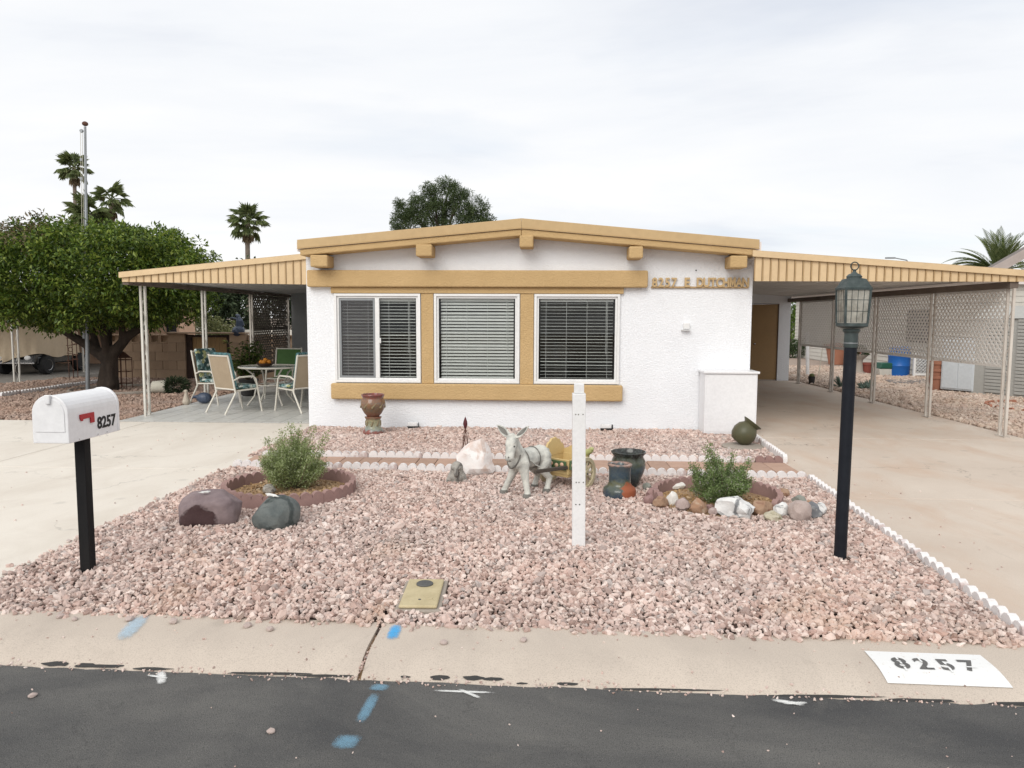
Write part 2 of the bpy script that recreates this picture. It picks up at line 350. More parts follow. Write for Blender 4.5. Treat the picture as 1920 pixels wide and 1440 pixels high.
tr = t.node('ShaderNodeBsdfTransparent'); df = t.node('ShaderNodeBsdfDiffuse'); df.inputs[0].default_value = (.16, .16, .165, 1)
ms = t.node('ShaderNodeMixShader'); ms.inputs[0].default_value = .22; t.l.new(tr.outputs[0], ms.inputs[1]); t.l.new(df.outputs[0], ms.inputs[2])
t.done(ms.outputs[0])

def glaze(name, stops, patch=None):
    t = NT(name)
    s = t.node('ShaderNodeSeparateXYZ'); t.l.new(t.tc.outputs['Object'], s.inputs[0])
    zf = t.math('ADD', s.outputs[2], t.math('MULTIPLY', t.math('SUBTRACT', t.noise(9, 5, .6, .6), .5), .16))
    col = t.ramp(zf, stops)
    col = t.mix(t.ramp(t.noise(24, 5, .6, 1), [(.4, 0), (.7, .6)]), col, (.10, .12, .11))
    rough = .16
    if patch:
        pc, pp, pr = patch
        vm = t.node('ShaderNodeVectorMath'); vm.operation = 'DISTANCE'; t.l.new(t.tc.outputs['Object'], vm.inputs[0]); vm.inputs[1].default_value = pp
        f = t.ramp(t.math('ADD', t.math('DIVIDE', vm.outputs['Value'], pr), t.math('MULTIPLY', t.math('SUBTRACT', t.noise(22, 4), .5), .7)), [(.85, 1), (.95, 0)])
        col = t.mix(f, col, pc); rough = t.math('ADD', t.math('MULTIPLY', f, .6), .16)
    return t.done(t.bsdf(col, rough, 0, .5, t.bump(t.noise(40, 4), .15, .006)))
glaze('blue_glaze', [(.03, (.04, .06, .085)), (.09, (.075, .09, .07)), (.13, (.11, .105, .045)), (.18, (.035, .055, .07)), (.24, (.045, .075, .105)), (.30, (.08, .10, .11)), (.315, (.34, .21, .17))], ((.30, .085, .035), (.10, -.11, .04), .13))
glaze('slate_glaze', [(.02, (.02, .02, .018)), (.12, (.035, .042, .045)), (.2, (.07, .10, .12)), (.26, (.07, .075, .045)), (.33, (.02, .02, .019))])
glaze('urn_glaze', [(.0, (.26, .075, .055)), (.06, (.24, .07, .05)), (.075, (.24, .26, .24)), (.12, (.30, .30, .20)), (.20, (.34, .32, .19)), (.26, (.24, .09, .055)), (.35, (.20, .115, .06)), (.5, (.24, .12, .065)), (.56, (.23, .055, .045))])
t = NT('urn_relief'); t.done(t.bsdf(t.mix(t.noise(30, 4), (.30, .24, .13), (.13, .10, .055)), .5))
t = NT('cushion_floral')
v1 = t.voro(15, 'F1', None, 'Color'); sp = t.node('ShaderNodeSeparateColor'); t.l.new(v1, sp.inputs[0])
col = t.ramp(sp.outputs[0], [(.0, (.05, .09, .09)), (.25, (.20, .33, .34)), (.42, (.62, .67, .62)), (.6, (.06, .12, .10)), (.74, (.38, .50, .49)), (.92, (.50, .50, .24))], 'CONSTANT')
col = t.mix(t.ramp(t.noise(40, 4, .6), [(.45, 0), (.6, .7)]), col, (.04, .07, .065))
t.done(t.bsdf(col, .9, 0, .2))
t = NT('cushion_stripe')
s = t.node('ShaderNodeSeparateXYZ'); t.l.new(t.tc.outputs['Object'], s.inputs[0])
f = t.math('FRACT', t.math('MULTIPLY', t.math('ADD', s.outputs[0], 5.), 7.4))
col = t.ramp(f, [(0, (.09, .20, .215)), (.40, (.025, .045, .06)), (.52, (.16, .30, .31)), (.64, (.02, .035, .05)), (.76, (.13, .25, .26))], 'CONSTANT')
t.done(t.bsdf(col, .9, 0, .2, t.bump(t.noise(200, 3), .2, .004)))
def spray(name, col, soft=.5):
    t = NT(name)
    # generated coordinates of the small decal sheet: thins out towards its rim like sprayed paint
    mp = t.node('ShaderNodeMapping'); t.l.new(t.tc.outputs['Generated'], mp.inputs[0]); mp.inputs['Location'].default_value = (-1, -1, 0); mp.inputs['Scale'].default_value = (2, 2, 0)
    ab = t.node('ShaderNodeSeparateXYZ'); t.l.new(mp.outputs[0], ab.inputs[0])
    ex = t.math('POWER', t.math('ABSOLUTE', ab.outputs[0]), 2.6); ey = t.math('POWER', t.math('ABSOLUTE', ab.outputs[1]), 3.2)
    r = t.math('ADD', t.math('ADD', ex, ey), t.math('MULTIPLY', t.math('SUBTRACT', t.noise(26, 5, .7), .5), 1.3))
    r = t.math('ADD', r, t.math('MULTIPLY', t.math('SUBTRACT', t.noise(230, 3, .7), .5), 2.6))
    f = t.ramp(r, [(.0, soft), (.9, 0)])
    tr = t.node('ShaderNodeBsdfTransparent'); b = t.bsdf(col, .9, 0, .2)
    ms = t.node('ShaderNodeMixShader'); t.l.new(f, ms.inputs[0]); t.l.new(tr.outputs[0], ms.inputs[1]); t.l.new(b, ms.inputs[2])
    return t.done(ms.outputs[0])
spray('spray_blue', (.07, .40, .78), .85); spray('spray_paleblue', (.45, .58, .68), .75); spray('spray_white', (.74, .74, .72), .95); spray('spray_blue_faint', (.24, .46, .62), .5)
t = NT('kerb_paint')
t.done(t.bsdf(t.mix(t.ramp(t.noise(38, 5, .7), [(.60, 0), (.70, .8)]), (.74, .74, .73), (.54, .49, .42)), .8, 0, .3))

# ------------------------------------------------------------------ mesh helpers
def wm(o):
    return (wm(o.parent) if o.parent else Matrix.Identity(4)) @ o.matrix_basis
class MB:
    def __init__(s): s.v = []; s.f = []
    def add(s, vs, fs):
        k = len(s.v); s.v += [tuple(q) for q in vs]; s.f += [tuple(i+k for i in f) for f in fs]; return s
    def box(s, x0, x1, y0, y1, z0, z1):
        return s.add([(x0, y0, z0), (x1, y0, z0), (x1, y1, z0), (x0, y1, z0), (x0, y0, z1), (x1, y0, z1), (x1, y1, z1), (x0, y1, z1)],
                     [(0, 3, 2, 1), (4, 5, 6, 7), (0, 1, 5, 4), (1, 2, 6, 5), (2, 3, 7, 6), (3, 0, 4, 7)])
    def bar(s, p0, p1, w, h, up=(0, 0, 1)):
        p0, p1 = Vector(p0), Vector(p1); d = (p1-p0).normalized(); u = Vector(up)
        if abs(d.dot(u)) > .98: u = Vector((0, 1, 0))
        a = d.cross(u).normalized(); b = a.cross(d).normalized()
        q = [p+a*sx*w/2+b*sy*h/2 for p in (p0, p1) for sx, sy in ((-1, -1), (1, -1), (1, 1), (-1, 1))]
        return s.add(q, [(3, 2, 1, 0), (4, 5, 6, 7), (0, 1, 5, 4), (1, 2, 6, 5), (2, 3, 7, 6), (3, 0, 4, 7)])
    def prism(s, poly, a0, a1, axis='y'):
        n = len(poly)
        def P(u, v, w): return {'y': (u, w, v), 'x': (w, u, v), 'z': (u, v, w)}[axis]
        vs = [P(u, v, a0) for u, v in poly]+[P(u, v, a1) for u, v in poly]
        return s.add(vs, [tuple(range(n)), tuple(range(2*n-1, n-1, -1))]+[(i, i+n, (i+1) % n+n, (i+1) % n) for i in range(n)])
    def tube(s, pts, r, n=8, caps=True):
        pts = [Vector(p) for p in pts]; m = len(pts)
        rs = r if isinstance(r, (list, tuple)) else [r]*m
        ref = Vector((.13, .31, .94)); vs = []; prev = None
        for i, p in enumerate(pts):
            d = (pts[min(i+1, m-1)]-pts[max(i-1, 0)]).normalized()
            a = prev-d*prev.dot(d) if prev else d.cross(ref if abs(d.dot(ref)) < .95 else Vector((1, 0, 0)))
            if a.length < 1e-6: a = d.cross(Vector((1, 0, 0)))
            a.normalize(); b = d.cross(a); prev = a
            vs += [p+(a*math.cos(t*2*math.pi/n)+b*math.sin(t*2*math.pi/n))*rs[i] for t in range(n)]
        fs = [(i*n+j, i*n+(j+1) % n, (i+1)*n+(j+1) % n, (i+1)*n+j) for i in range(m-1) for j in range(n)]
        if caps: fs += [tuple(range(n-1, -1, -1)), tuple(range((m-1)*n, m*n))]
        return s.add(vs, fs)
    def lathe(s, prof, n=32, c=(0, 0, 0), rot=None, caps=True):
        vs = []
        for r, z in prof:
            for j in range(n):
                a = 2*math.pi*j/n; q = Vector((max(r, 1e-4)*math.cos(a), max(r, 1e-4)*math.sin(a), z))
                if rot: q = rot @ q
                vs.append(q+Vector(c))
        fs = [(i*n+j, i*n+(j+1) % n, (i+1)*n+(j+1) % n, (i+1)*n+j) for i in range(len(prof)-1) for j in range(n)]
        if caps: fs += [tuple(range(n-1, -1, -1)), tuple(range((len(prof)-1)*n, len(prof)*n))]
        return s.add(vs, fs)
    def ell(s, c, r, rot=None, nu=12, nv=8):
        if isinstance(r, (int, float)): r = (r, r, r)
        vs = []; c = Vector(c)
        for i in range(nv+1):
            th = math.pi*i/nv
            for j in range(nu):
                ph = 2*math.pi*j/nu
                q = Vector((r[0]*math.sin(th)*math.cos(ph), r[1]*math.sin(th)*math.sin(ph), -r[2]*math.cos(th)))
                vs.append((rot @ q if rot else q)+c)
        return s.add(vs, [(i*nu+j, i*nu+(j+1) % nu, (i+1)*nu+(j+1) % nu, (i+1)*nu+j) for i in range(nv) for j in range(nu)])
    def cap(s, p0, p1, r0, r1, n=12):
        p0, p1 = Vector(p0), Vector(p1); d = (p1-p0).normalized(); pts = []; rs = []
        for k in range(5): t = math.pi/2*k/4; pts.append(p0-d*r0*math.cos(t)); rs.append(max(r0*math.sin(t), r0*.06))
        for k in range(5): t = math.pi/2*k/4; pts.append(p1+d*r1*math.sin(t)); rs.append(max(r1*math.cos(t), r1*.06))
        return s.tube(pts, rs, n)
    def mesh(s, name):
        me = bpy.data.meshes.new(name); me.from_pydata(s.v, [], s.f); me.update(); return me
    def build(s, name, mat, parent=None, world=False, smooth=None, bevel=0., segs=2, fixn=False):
        me = s.mesh(name)
        return put(name, me, mat, parent, world, smooth, bevel, segs, fixn)
def put(name, me, mat, parent=None, world=False, smooth=None, bevel=0., segs=2, fixn=False, loc=None):
    if world and parent: me.transform(wm(parent).inverted())
    if fixn:
        bm = bmesh.new(); bm.from_mesh(me); bmesh.ops.remove_doubles(bm, verts=bm.verts, dist=1e-5); bmesh.ops.recalc_face_normals(bm, faces=bm.faces); bm.to_mesh(me); bm.free()
    if mat: me.materials.append(MATS[mat])
    if smooth is not None:
        me.polygons.foreach_set('use_smooth', [True]*len(me.polygons)); me.set_sharp_from_angle(angle=R(smooth))
    o = bpy.data.objects.new(name, me); COL.objects.link(o)
    if parent: o.parent = parent
    if loc is not None: o.location = loc
    if bevel:
        b = o.modifiers.new('bevel', 'BEVEL'); b.width = bevel; b.segments = segs; b.limit_method = 'ANGLE'; b.angle_limit = R(40)
    return o
def inst(name, me, parent, loc, rz=0, rot=None):
    o = bpy.data.objects.new(name, me); COL.objects.link(o); o.parent = parent; o.location = loc
    o.rotation_euler = rot if rot else (0, 0, rz)
    return o
def T(name, label, cat, loc=(0, 0, 0), rz=0, group=None):
    o = bpy.data.objects.new(name, None); COL.objects.link(o); o.location = loc; o.rotation_euler = (0, 0, rz); o.empty_display_size = .1
    return tag(o, label, cat, group)
def tag(o, label, cat, group=None):
    o['label'] = label; o['category'] = cat
    if group: o['group'] = group
    return o
def struct(o, label=None):
    o['kind'] = 'structure'
    if label: o['label'] = label
    return o
def organic(mb, name, mat, parent=None, voxel=.01, it=6, world=False):
    o = mb.build(name, mat, parent, world, smooth=180)
    m = o.modifiers.new('union', 'REMESH'); m.mode = 'VOXEL'; m.voxel_size = voxel; m.use_smooth_shade = True
    s = o.modifiers.new('soften', 'SMOOTH'); s.factor = .5; s.iterations = it
    return o
def copy_tree(o, parent=None):
    c = o.copy(); COL.objects.link(c); c.parent = parent
    for ch in list(o.children): copy_tree(ch, c)
    return c

def leafmesh(name, P, D, N, L, W, mat, parent=None, droop=.15):
    """P base points, D directions, N leaf normals, L lengths, W widths: one folded four-cornered blade each"""
    n = len(P); D = D/np.linalg.norm(D, axis=1)[:, None]
    S = np.cross(D, N); S /= np.linalg.norm(S, axis=1)[:, None]+1e-9; U = np.cross(S, D)
    L = np.broadcast_to(L, n)[:, None]; W = np.broadcast_to(W, n)[:, None]
    v = np.empty((n, 4, 3))
    v[:, 0] = P; v[:, 1] = P+D*L*.5+S*W*.5+U*W*.18; v[:, 2] = P+D*L-U*L*droop; v[:, 3] = P+D*L*.5-S*W*.5+U*W*.18
    base = (np.arange(n)*4)[:, None]
    tri = np.stack([base+[0, 1, 2], base+[0, 2, 3]], 1).reshape(-1, 3)
    return npmesh(name, v.reshape(-1, 3), tri, mat, parent)
def npmesh(name, v, tri, mat, parent=None, smooth=False):
    me = bpy.data.meshes.new(name); me.vertices.add(len(v)); me.vertices.foreach_set('co', np.asarray(v, dtype=np.float32).ravel())
    k = tri.shape[1]; me.loops.add(tri.size); me.loops.foreach_set('vertex_index', tri.astype(np.int32).ravel())
    me.polygons.add(len(tri)); me.polygons.foreach_set('loop_start', (np.arange(len(tri))*k).astype(np.int32))
    me.update(calc_edges=True); me.validate()
    return put(name, me, mat, parent, smooth=60 if smooth else None)
def rnd_dirs(n, rng=np.random):
    d = rng.normal(size=(n, 3)); return d/np.linalg.norm(d, axis=1)[:, None]

def rock_mesh(name, size, seed, cuts=7, rough=.10, sub=3, keep=.72, sq=1.):
    rng = random.Random(seed); bm = bmesh.new(); bmesh.ops.create_icosphere(bm, subdivisions=sub, radius=1)
    off = Vector((seed*3.1, seed*1.7, 0))
    planes = []
    for _ in range(cuts):
        d = Vector((rng.uniform(-1, 1), rng.uniform(-1, 1), rng.uniform(-.12, 1))).normalized(); planes.append((d, rng.uniform(keep, keep+.2)))
    for v in bm.verts:
        p = Vector([math.copysign(abs(q)**sq, q) for q in v.co]) if sq != 1 else v.co.copy()
        for d, k in planes:
            e = p.dot(d)-k
            if e > 0: p -= d*e
        p *= 1+rough*mnoise.noise(v.co*1.6+off)*1.6+rough*.5*mnoise.noise(v.co*4+off)
        v.co = p
    lo = [min(v.co[i] for v in bm.verts) for i in range(3)]; hi = [max(v.co[i] for v in bm.verts) for i in range(3)]
    for v in bm.verts:
        for i in range(3): v.co[i] = ((v.co[i]-lo[i])/(hi[i]-lo[i])-(.5 if i < 2 else .14))*size[i]
    me = bpy.data.meshes.new(name); bm.to_mesh(me); bm.free(); return me
def rock(name, label, cat, loc, size, mat, seed, rz=0., group=None, cuts=7, rough=.1, smooth=32, sub=3, keep=.72, sq=1.):
    o = put(name, rock_mesh(name, size, seed, cuts, rough, sub, keep, sq), mat, smooth=smooth, loc=loc); o.rotation_euler.z = rz
    return tag(o, label, cat, group)

def text_mesh(s, size, extrude=0., bold=0., align='CENTER'):
    cu = bpy.data.curves.new('lettering', 'FONT'); cu.body = s; cu.size = size; cu.extrude = extrude; cu.offset = bold; cu.align_x = align; cu.resolution_u = 4
    ob = bpy.data.objects.new('lettering', cu); COL.objects.link(ob)
    dg = bpy.context.evaluated_depsgraph_get(); me = bpy.data.meshes.new_from_object(ob.evaluated_get(dg))
    bpy.data.objects.remove(ob); bpy.data.curves.remove(cu); return me

# gravel: a point mesh whose points carry crushed stones (instances made inside the node group)
def stone_group(name, mat, amp=1.0, flat=.62):
    ng = bpy.data.node_groups.new(name, 'GeometryNodeTree'); n, l = ng.nodes, ng.links
    ng.interface.new_socket('Geometry', in_out='INPUT', socket_type='NodeSocketGeometry'); ng.interface.new_socket('Geometry', in_out='OUTPUT', socket_type='NodeSocketGeometry')
    gi, go = n.new('NodeGroupInput'), n.new('NodeGroupOutput')
    join = n.new('GeometryNodeJoinGeometry')
    for k in range(9):
        ico = n.new('GeometryNodeMeshIcoSphere'); ico.inputs['Radius'].default_value = .5; ico.inputs['Subdivisions'].default_value = 2
        sp = n.new('GeometryNodeSetPosition'); pos = n.new('GeometryNodeInputPosition')
        ad = n.new('ShaderNodeVectorMath'); ad.operation = 'ADD'; ad.inputs[1].default_value = (k*7.3, k*3.1, k*1.9); l.new(pos.outputs[0], ad.inputs[0])
        no = n.new('ShaderNodeTexNoise'); no.inputs['Scale'].default_value = 1.9; no.inputs['Detail'].default_value = 1.; l.new(ad.outputs[0], no.inputs['Vector'])
        sb = n.new('ShaderNodeVectorMath'); sb.operation = 'SUBTRACT'; sb.inputs[1].default_value = (.5, .5, .5); l.new(no.outputs['Color'], sb.inputs[0])
        sc = n.new('ShaderNodeVectorMath'); sc.operation = 'SCALE'; sc.inputs['Scale'].default_value = amp; l.new(sb.outputs[0], sc.inputs[0])
        l.new(ico.outputs['Mesh'], sp.inputs['Geometry']); l.new(sc.outputs[0], sp.inputs['Offset'])
        tr = n.new('GeometryNodeTransform'); tr.inputs['Scale'].default_value = (1.15+.1*(k % 3), .92-.06*(k % 2), flat+.05*(k % 4)); l.new(sp.outputs[0], tr.inputs['Geometry'])
        sm = n.new('GeometryNodeSetMaterial'); sm.inputs['Material'].default_value = MATS[mat]; l.new(tr.outputs[0], sm.inputs['Geometry'])
        g2 = n.new('GeometryNodeGeometryToInstance'); l.new(sm.outputs[0], g2.inputs[0]); l.new(g2.outputs[0], join.inputs[0])
    ip = n.new('GeometryNodeInstanceOnPoints'); ip.inputs['Pick Instance'].default_value = True
    l.new(gi.outputs[0], ip.inputs['Points']); l.new(join.outputs[0], ip.inputs['Instance'])
    rv = n.new('FunctionNodeRandomValue'); rv.data_type = 'FLOAT_VECTOR'; rv.inputs['Min'].default_value = (-1., -1., 0); rv.inputs['Max'].default_value = (1., 1., 6.283)
    e2r = n.new('FunctionNodeEulerToRotation'); l.new(rv.outputs['Value'], e2r.inputs[0]); l.new(e2r.outputs[0], ip.inputs['Rotation'])
    na = n.new('GeometryNodeInputNamedAttribute'); na.data_type = 'FLOAT'; na.inputs['Name'].default_value = 'stone_size'; l.new(na.outputs['Attribute'], ip.inputs['Scale'])
    l.new(ip.outputs[0], go.inputs[0]); return ng
def in_poly(P, poly):
    x, y = P[:, 0], P[:, 1]; r = np.zeros(len(P), bool); n = len(poly)
    for i in range(n):
        x0, y0 = poly[i]; x1, y1 = poly[(i+1) % n]
        c = ((y0 > y) != (y1 > y)) & (x < (x1-x0)*(y-y0)/((y1-y0) or 1e-9)+x0); r ^= c
    return r
def gravel(name, label, poly, step, size, mat, holes=(), z=.0, flat=.62, wobble=0., extra=None, layers=2):
    rng = np.random.RandomState(abs(hash(name)) % 1000 if False else len(name)*13)
    pl = np.array(poly); lo, hi = pl.min(0)-.05, pl.max(0)+.05; out = []; zs = []
    for k in range(layers):
        gx, gy = np.meshgrid(np.arange(lo[0], hi[0], step), np.arange(lo[1], hi[1], step))
        P = np.stack([gx.ravel(), gy.ravel()], 1)+rng.uniform(-.55, .55, (gx.size, 2))*step+k*step*.5
        Q = P+rng.normal(0, wobble, P.shape) if wobble else P
        ok = in_poly(Q, poly)
        for (cx, cy, r) in holes: ok &= (P[:, 0]-cx)**2+(P[:, 1]-cy)**2 > r*r
        P = P[ok]; out.append(P); zs.append(rng.uniform(-.009, .010, len(P))+k*size*.28)
    P = np.concatenate(out); Z = np.concatenate(zs)+z
    Z += .012*np.sin(P[:, 0]*2.1+1)*np.sin(P[:, 1]*2.7)
    S = size*np.exp(rng.normal(0, .30, len(P)))
    if extra is not None: P = np.concatenate([P, extra[:, :2]]); Z = np.concatenate([Z, extra[:, 2]]); S = np.concatenate([S, extra[:, 3]])
    me = bpy.data.meshes.new(name); me.vertices.add(len(P)); me.vertices.foreach_set('co', np.column_stack([P, Z]).astype(np.float32).ravel())
    a = me.attributes.new('stone_size', 'FLOAT', 'POINT'); a.data.foreach_set('value', S.astype(np.float32)); me.materials.append(MATS[mat])
    o = bpy.data.objects.new(name, me); COL.objects.link(o); m = o.modifiers.new('stones', 'NODES'); m.node_group = stone_group(name+'_stones', mat, flat=flat)
    o['kind'] = 'stuff'; o['label'] = label; o['category'] = 'gravel'
    return o

# ================================================================== the ground
def sheet(name, poly, z, mat, th=.05, parent=None):
    return MB().prism(poly, z-th, z, 'z').build(name, mat, parent, fixn=True)
struct(sheet('ground', [(-400, -60), (400, -60), (400, 600), (-400, 600)], -.14, 'far_ground'))
KY = lambda x: 3.935-.029*x          # back edge of the kerb
GUT = .50                            # kerb width seen from above
# street with a ragged edge
st = []
rng = random.Random(3)
xs = [-60+.06*i for i in range(2000)]
edge = [(x, KY(x)-GUT+.014*mnoise.noise(Vector((x*3, 0, 0)))+.016*mnoise.noise(Vector((x*9, 5, 0)))) for x in xs if -6 < x < 6]
street = struct(MB().prism([(-60, -9)]+[(60, -9), (60, KY(60)-GUT)]+edge[::-1]+[(-60, KY(-60)-GUT)], -.16, -.062, 'z').build('street', 'asphalt', fixn=True))
# ragged tar tongues that ran onto the kerb, parts of the street
def blob(cx, cy, rx, ry, seed, n=26):
    return [(cx+rx*math.cos(a)*(1+.35*mnoise.noise(Vector((math.cos(a)*1.5+seed, math.sin(a)*1.5, seed)))), cy+ry*math.sin(a)*(1+.45*mnoise.noise(Vector((math.cos(a)*1.7, math.sin(a)*1.7+seed, seed*2))))) for a in [2*math.pi*i/n for i in range(n)]]
def kz(d):                            # kerb height at distance d behind the asphalt edge
    t = max(0, min(1, d/GUT)); return -.075+.075*(1-(1-min(1, t*1.7))**2)
tar_spots = [(-2.45, .03, .09, .02), (-2.30, .035, .05, .012), (-2.22, .025, .16, .016), (-1.95, .02, .12, .012), (-1.35, .02, .25, .013), (-1.05, .02, .16, .012),
             (-.67, .035, .03, .011), (-.50, .04, .062, .022), (-.335, .045, .06, .02), (-.24, .045, .07, .015), (-.10, .02, .03, .008), (.12, .03, .06, .013), (.55, .015, .3, .01), (1.3, .012, .3, .012), (1.75, .012, .2, .014), (2.2, .015, .15, .016)]
for i, (cx, dy, rx, ry) in enumerate(tar_spots):
    rx, ry, dy = rx*.85, ry*.62, dy*.72
    pts = blob(cx, KY(cx)-GUT+dy, rx, ry, i*1.7)
    m = MB(); m.add([(x, y, kz(y-KY(x)+GUT+.02)+.003) for x, y in pts]+[(cx, KY(cx)-GUT+dy, kz(dy+.02)+.008)], [(k, (k+1) % 26, 26) for k in range(26)])
    m.build('tar_patch', 'tar', street)
# kerb: rolled concrete, cast in panels with an open joint
kerb_base = struct(MB().box(-60, 60, 3.0, 3.4, -.3, -.16).build('kerb', 'kerb_concrete'))
def kerb_panel(x0, x1):
    n = max(2, int((x1-x0)/.25)); m = MB(); prof = [0, .04, .09, .14, .20, .27, .35, .43, GUT+.06]
    for i in range(n+1):
        x = x0+(x1-x0)*i/n
        for d in prof: m.v.append((x, KY(x)-GUT+d-.02, kz(d)-(.01 if d == 0 else 0)))
    k = len(prof); m.f = [(i*k+j, (i+1)*k+j, (i+1)*k+j+1, i*k+j+1) for i in range(n) for j in range(k-1)]
    for i, xx in ((0, x0), (n, x1)):     # end walls of the joint
        b = len(m.v); m.v += [(xx, KY(xx)-GUT+d-.02, -.2) for d in prof]; m.f += [(i*k+j, i*k+j+1, b+j+1, b+j) for j in range(k-1)]
    return m.build('concrete_panel', 'kerb_concrete', kerb_base, smooth=40, fixn=True)
for a, b in ((-60, -30), (-30, -12), (-12, -7), (-7, -3.96), (-3.95, -.905), (-.885, 2.86), (2.87, 6), (6.01, 9), (9.01, 30), (30.01, 60)): kerb_panel(a, b)
MB().add([(-.906, KY(-.9)-GUT+d, kz(d+.02)-.022) for d in (0, .1, .2, .3, .4, .5)]+[(-.884, KY(-.9)-GUT+d, kz(d+.02)-.022) for d in (0, .1, .2, .3, .4, .5)], [(i, i+6, i+7, i+1) for i in range(5)]).build('joint_dirt', 'dry_soil', kerb_base)
# soil sheets
struct(sheet('front_bed', [(-3.55, 3.9), (2.72, 3.85), (2.9, 8.3), (2.95, 11.35), (-3.6, 11.35), (-3.6, 8.3)], -.012, 'yard_soil_shade', .1))
struct(sheet('neighbour_yard', [(-40, 11.75), (-6.9, 11.72), (-6.9, 19.9), (-13.2, 19.9), (-13.2, 17.9), (-40, 16)], -.012, 'brown_soil', .1))
struct(sheet('side_yard', [(6.9, 3.9), (30, 3.5), (30, 45), (6.9, 45)], -.014, 'side_soil', .1))
struct(sheet('neighbour_driveway', [(-40, 16), (-13.21, 17.9), (-13.21, 40), (-40, 40)], -.006, 'far_concrete', .1))
# driveways, cast in slabs
def slabs(name, mat, rects, z=0.):
    base = struct(MB().box(min(r[0] for r in rects)+.02, max(r[1] for r in rects)-.02, min(r[2] for r in rects)+.12, max(r[3] for r in rects)-.02, -.16, -.03).build(name, 'grout'))
    for x0, x1, y0, y1 in rects:
        a = KY(x0)+.035 if y0 is None else y0; b = KY(x1)+.035 if y0 is None else y0
        MB().prism([(x0, a), (x1, b), (x1, y1), (x0, y1)], -.14, z, 'z').build('concrete_slab', mat, base, fixn=True, bevel=.006, segs=2)
def slabs2(name, mat, xs, ys, z=0.):
    base = None; r = []
    for i in range(len(xs)-1):
        for j in range(len(ys)-1): r.append((xs[i]+.007, xs[i+1]-.007, ys[j], ys[j+1]))
    b = struct(MB().box(xs[0]+.05, xs[-1]-.05, 4.2, ys[-1]-.05, -.16, -.03).build(name, 'grout'))
    for x0, x1, y0, y1 in r:
        ya, yb = (KY(x0)+.038, KY(x1)+.038) if y0 < 4.2 else (y0+.007, y0+.007)
        xa, xb_ = (x0+(-.155 if y0 < 4.2 else -.0), x0) if name == 'carport_driveway' else (x0, x0)
        MB().prism([(xa, ya), (x1, yb), (x1, y1-.007), (xb_, y1-.007)], -.14, z, 'z').build('concrete_slab', mat, b, fixn=True, bevel=.006)
slabs2('driveway', 'drive_concrete', [-22, -14, -9.2, -6.35, -3.52], [4.0, 8.05, 11.72])
slabs2('carport_driveway', 'carport_concrete', [2.80, 6.88], [4.0, 7.12, 10.73, 14.4, 20.75])
# right-hand driveway edge beyond the bed narrows by a sliver: filled by the edging border

# ------------------------------------------------------------------ paint on the road and kerb
def decal(name, label, cx, cy, w, l, rz, z, mat, cat='paint mark', on_kerb=False):
    n = 8; m = MB(); c, s = math.cos(rz), math.sin(rz)
    for i in range(n+1):
        for j in range(3):
            u, v = (j-1)*w/2, (i/n-.5)*l; m.v.append((u, v, 0))
    m.f = [(i*3+j, i*3+j+1, (i+1)*3+j+1, (i+1)*3+j) for i in range(n) for j in range(2)]
    if on_kerb:
        for k, (u, v, _) in enumerate(m.v):
            x, y = cx+c*u-s*v, cy+s*u+c*v; m.v[k] = (u, v, kz(y-KY(x)+GUT+.02)+.005)
        z = 0
    o = m.build(name, mat); o.location = (cx, cy, z); o.rotation_euler.z = rz
    return tag(o, label, cat)
RZ = -.058
decal('paint_mark', 'pale blue sprayed streak running down the kerb by the mailbox', -2.24, 3.86, .11, .34, .18, 0, 'spray_paleblue', on_kerb=True)
decal('paint_mark', 'bright blue sprayed dash on the kerb beside the cracked joint', -.80, 3.87, .075, .20, .05, 0, 'spray_blue', on_kerb=True)
decal('paint_mark', 'first small blue smear on the asphalt right under the kerb joint', -.775, 3.385, .10, .07, 0, RZ, 'spray_blue_faint')
decal('paint_mark', 'long blue sprayed dash on the asphalt between two blue smears', -.785, 3.20, .062, .27, -.04, RZ, 'spray_blue_faint')
decal('paint_mark', 'blue sprayed spot on the asphalt nearest the camera', -.81, 2.925, .12, .11, 0, RZ, 'spray_blue_faint')
def xmark(label, cx, cy, strokes):
    t = T('paint_cross', label, 'paint mark', (cx, cy, RZ))
    for i, (u, v, w, l, a) in enumerate(strokes):
        m = MB(); n = 6
        for k in range(n+1):
            for j in range(3): m.v.append(((j-1)*w/2, (k/n-.5)*l, 0))
        m.f = [(k*3+j, k*3+j+1, (k+1)*3+j+1, (k+1)*3+j) for k in range(n) for j in range(2)]
        o = m.build('stroke', 'spray_white', t); o.location = (u, v, .002*i); o.rotation_euler.z = a
xmark('small white sprayed cross on the asphalt below the pale blue streak', -1.86, 3.43, [(0, 0, .05, .16, .5), (-.02, .0, .02, .13, 1.35)])
xmark('long white sprayed cross on the asphalt below the meter box', -.37, 3.365, [(0, 0, .022, .30, 1.55), (.03, -.02, .025, .14, .95)])
xmark('faint white sprayed dash on the asphalt at the foot of the numbered kerb', 1.13, 3.345, [(0, 0, .035, .15, 1.3), (.03, -.01, .025, .12, 1.7)])
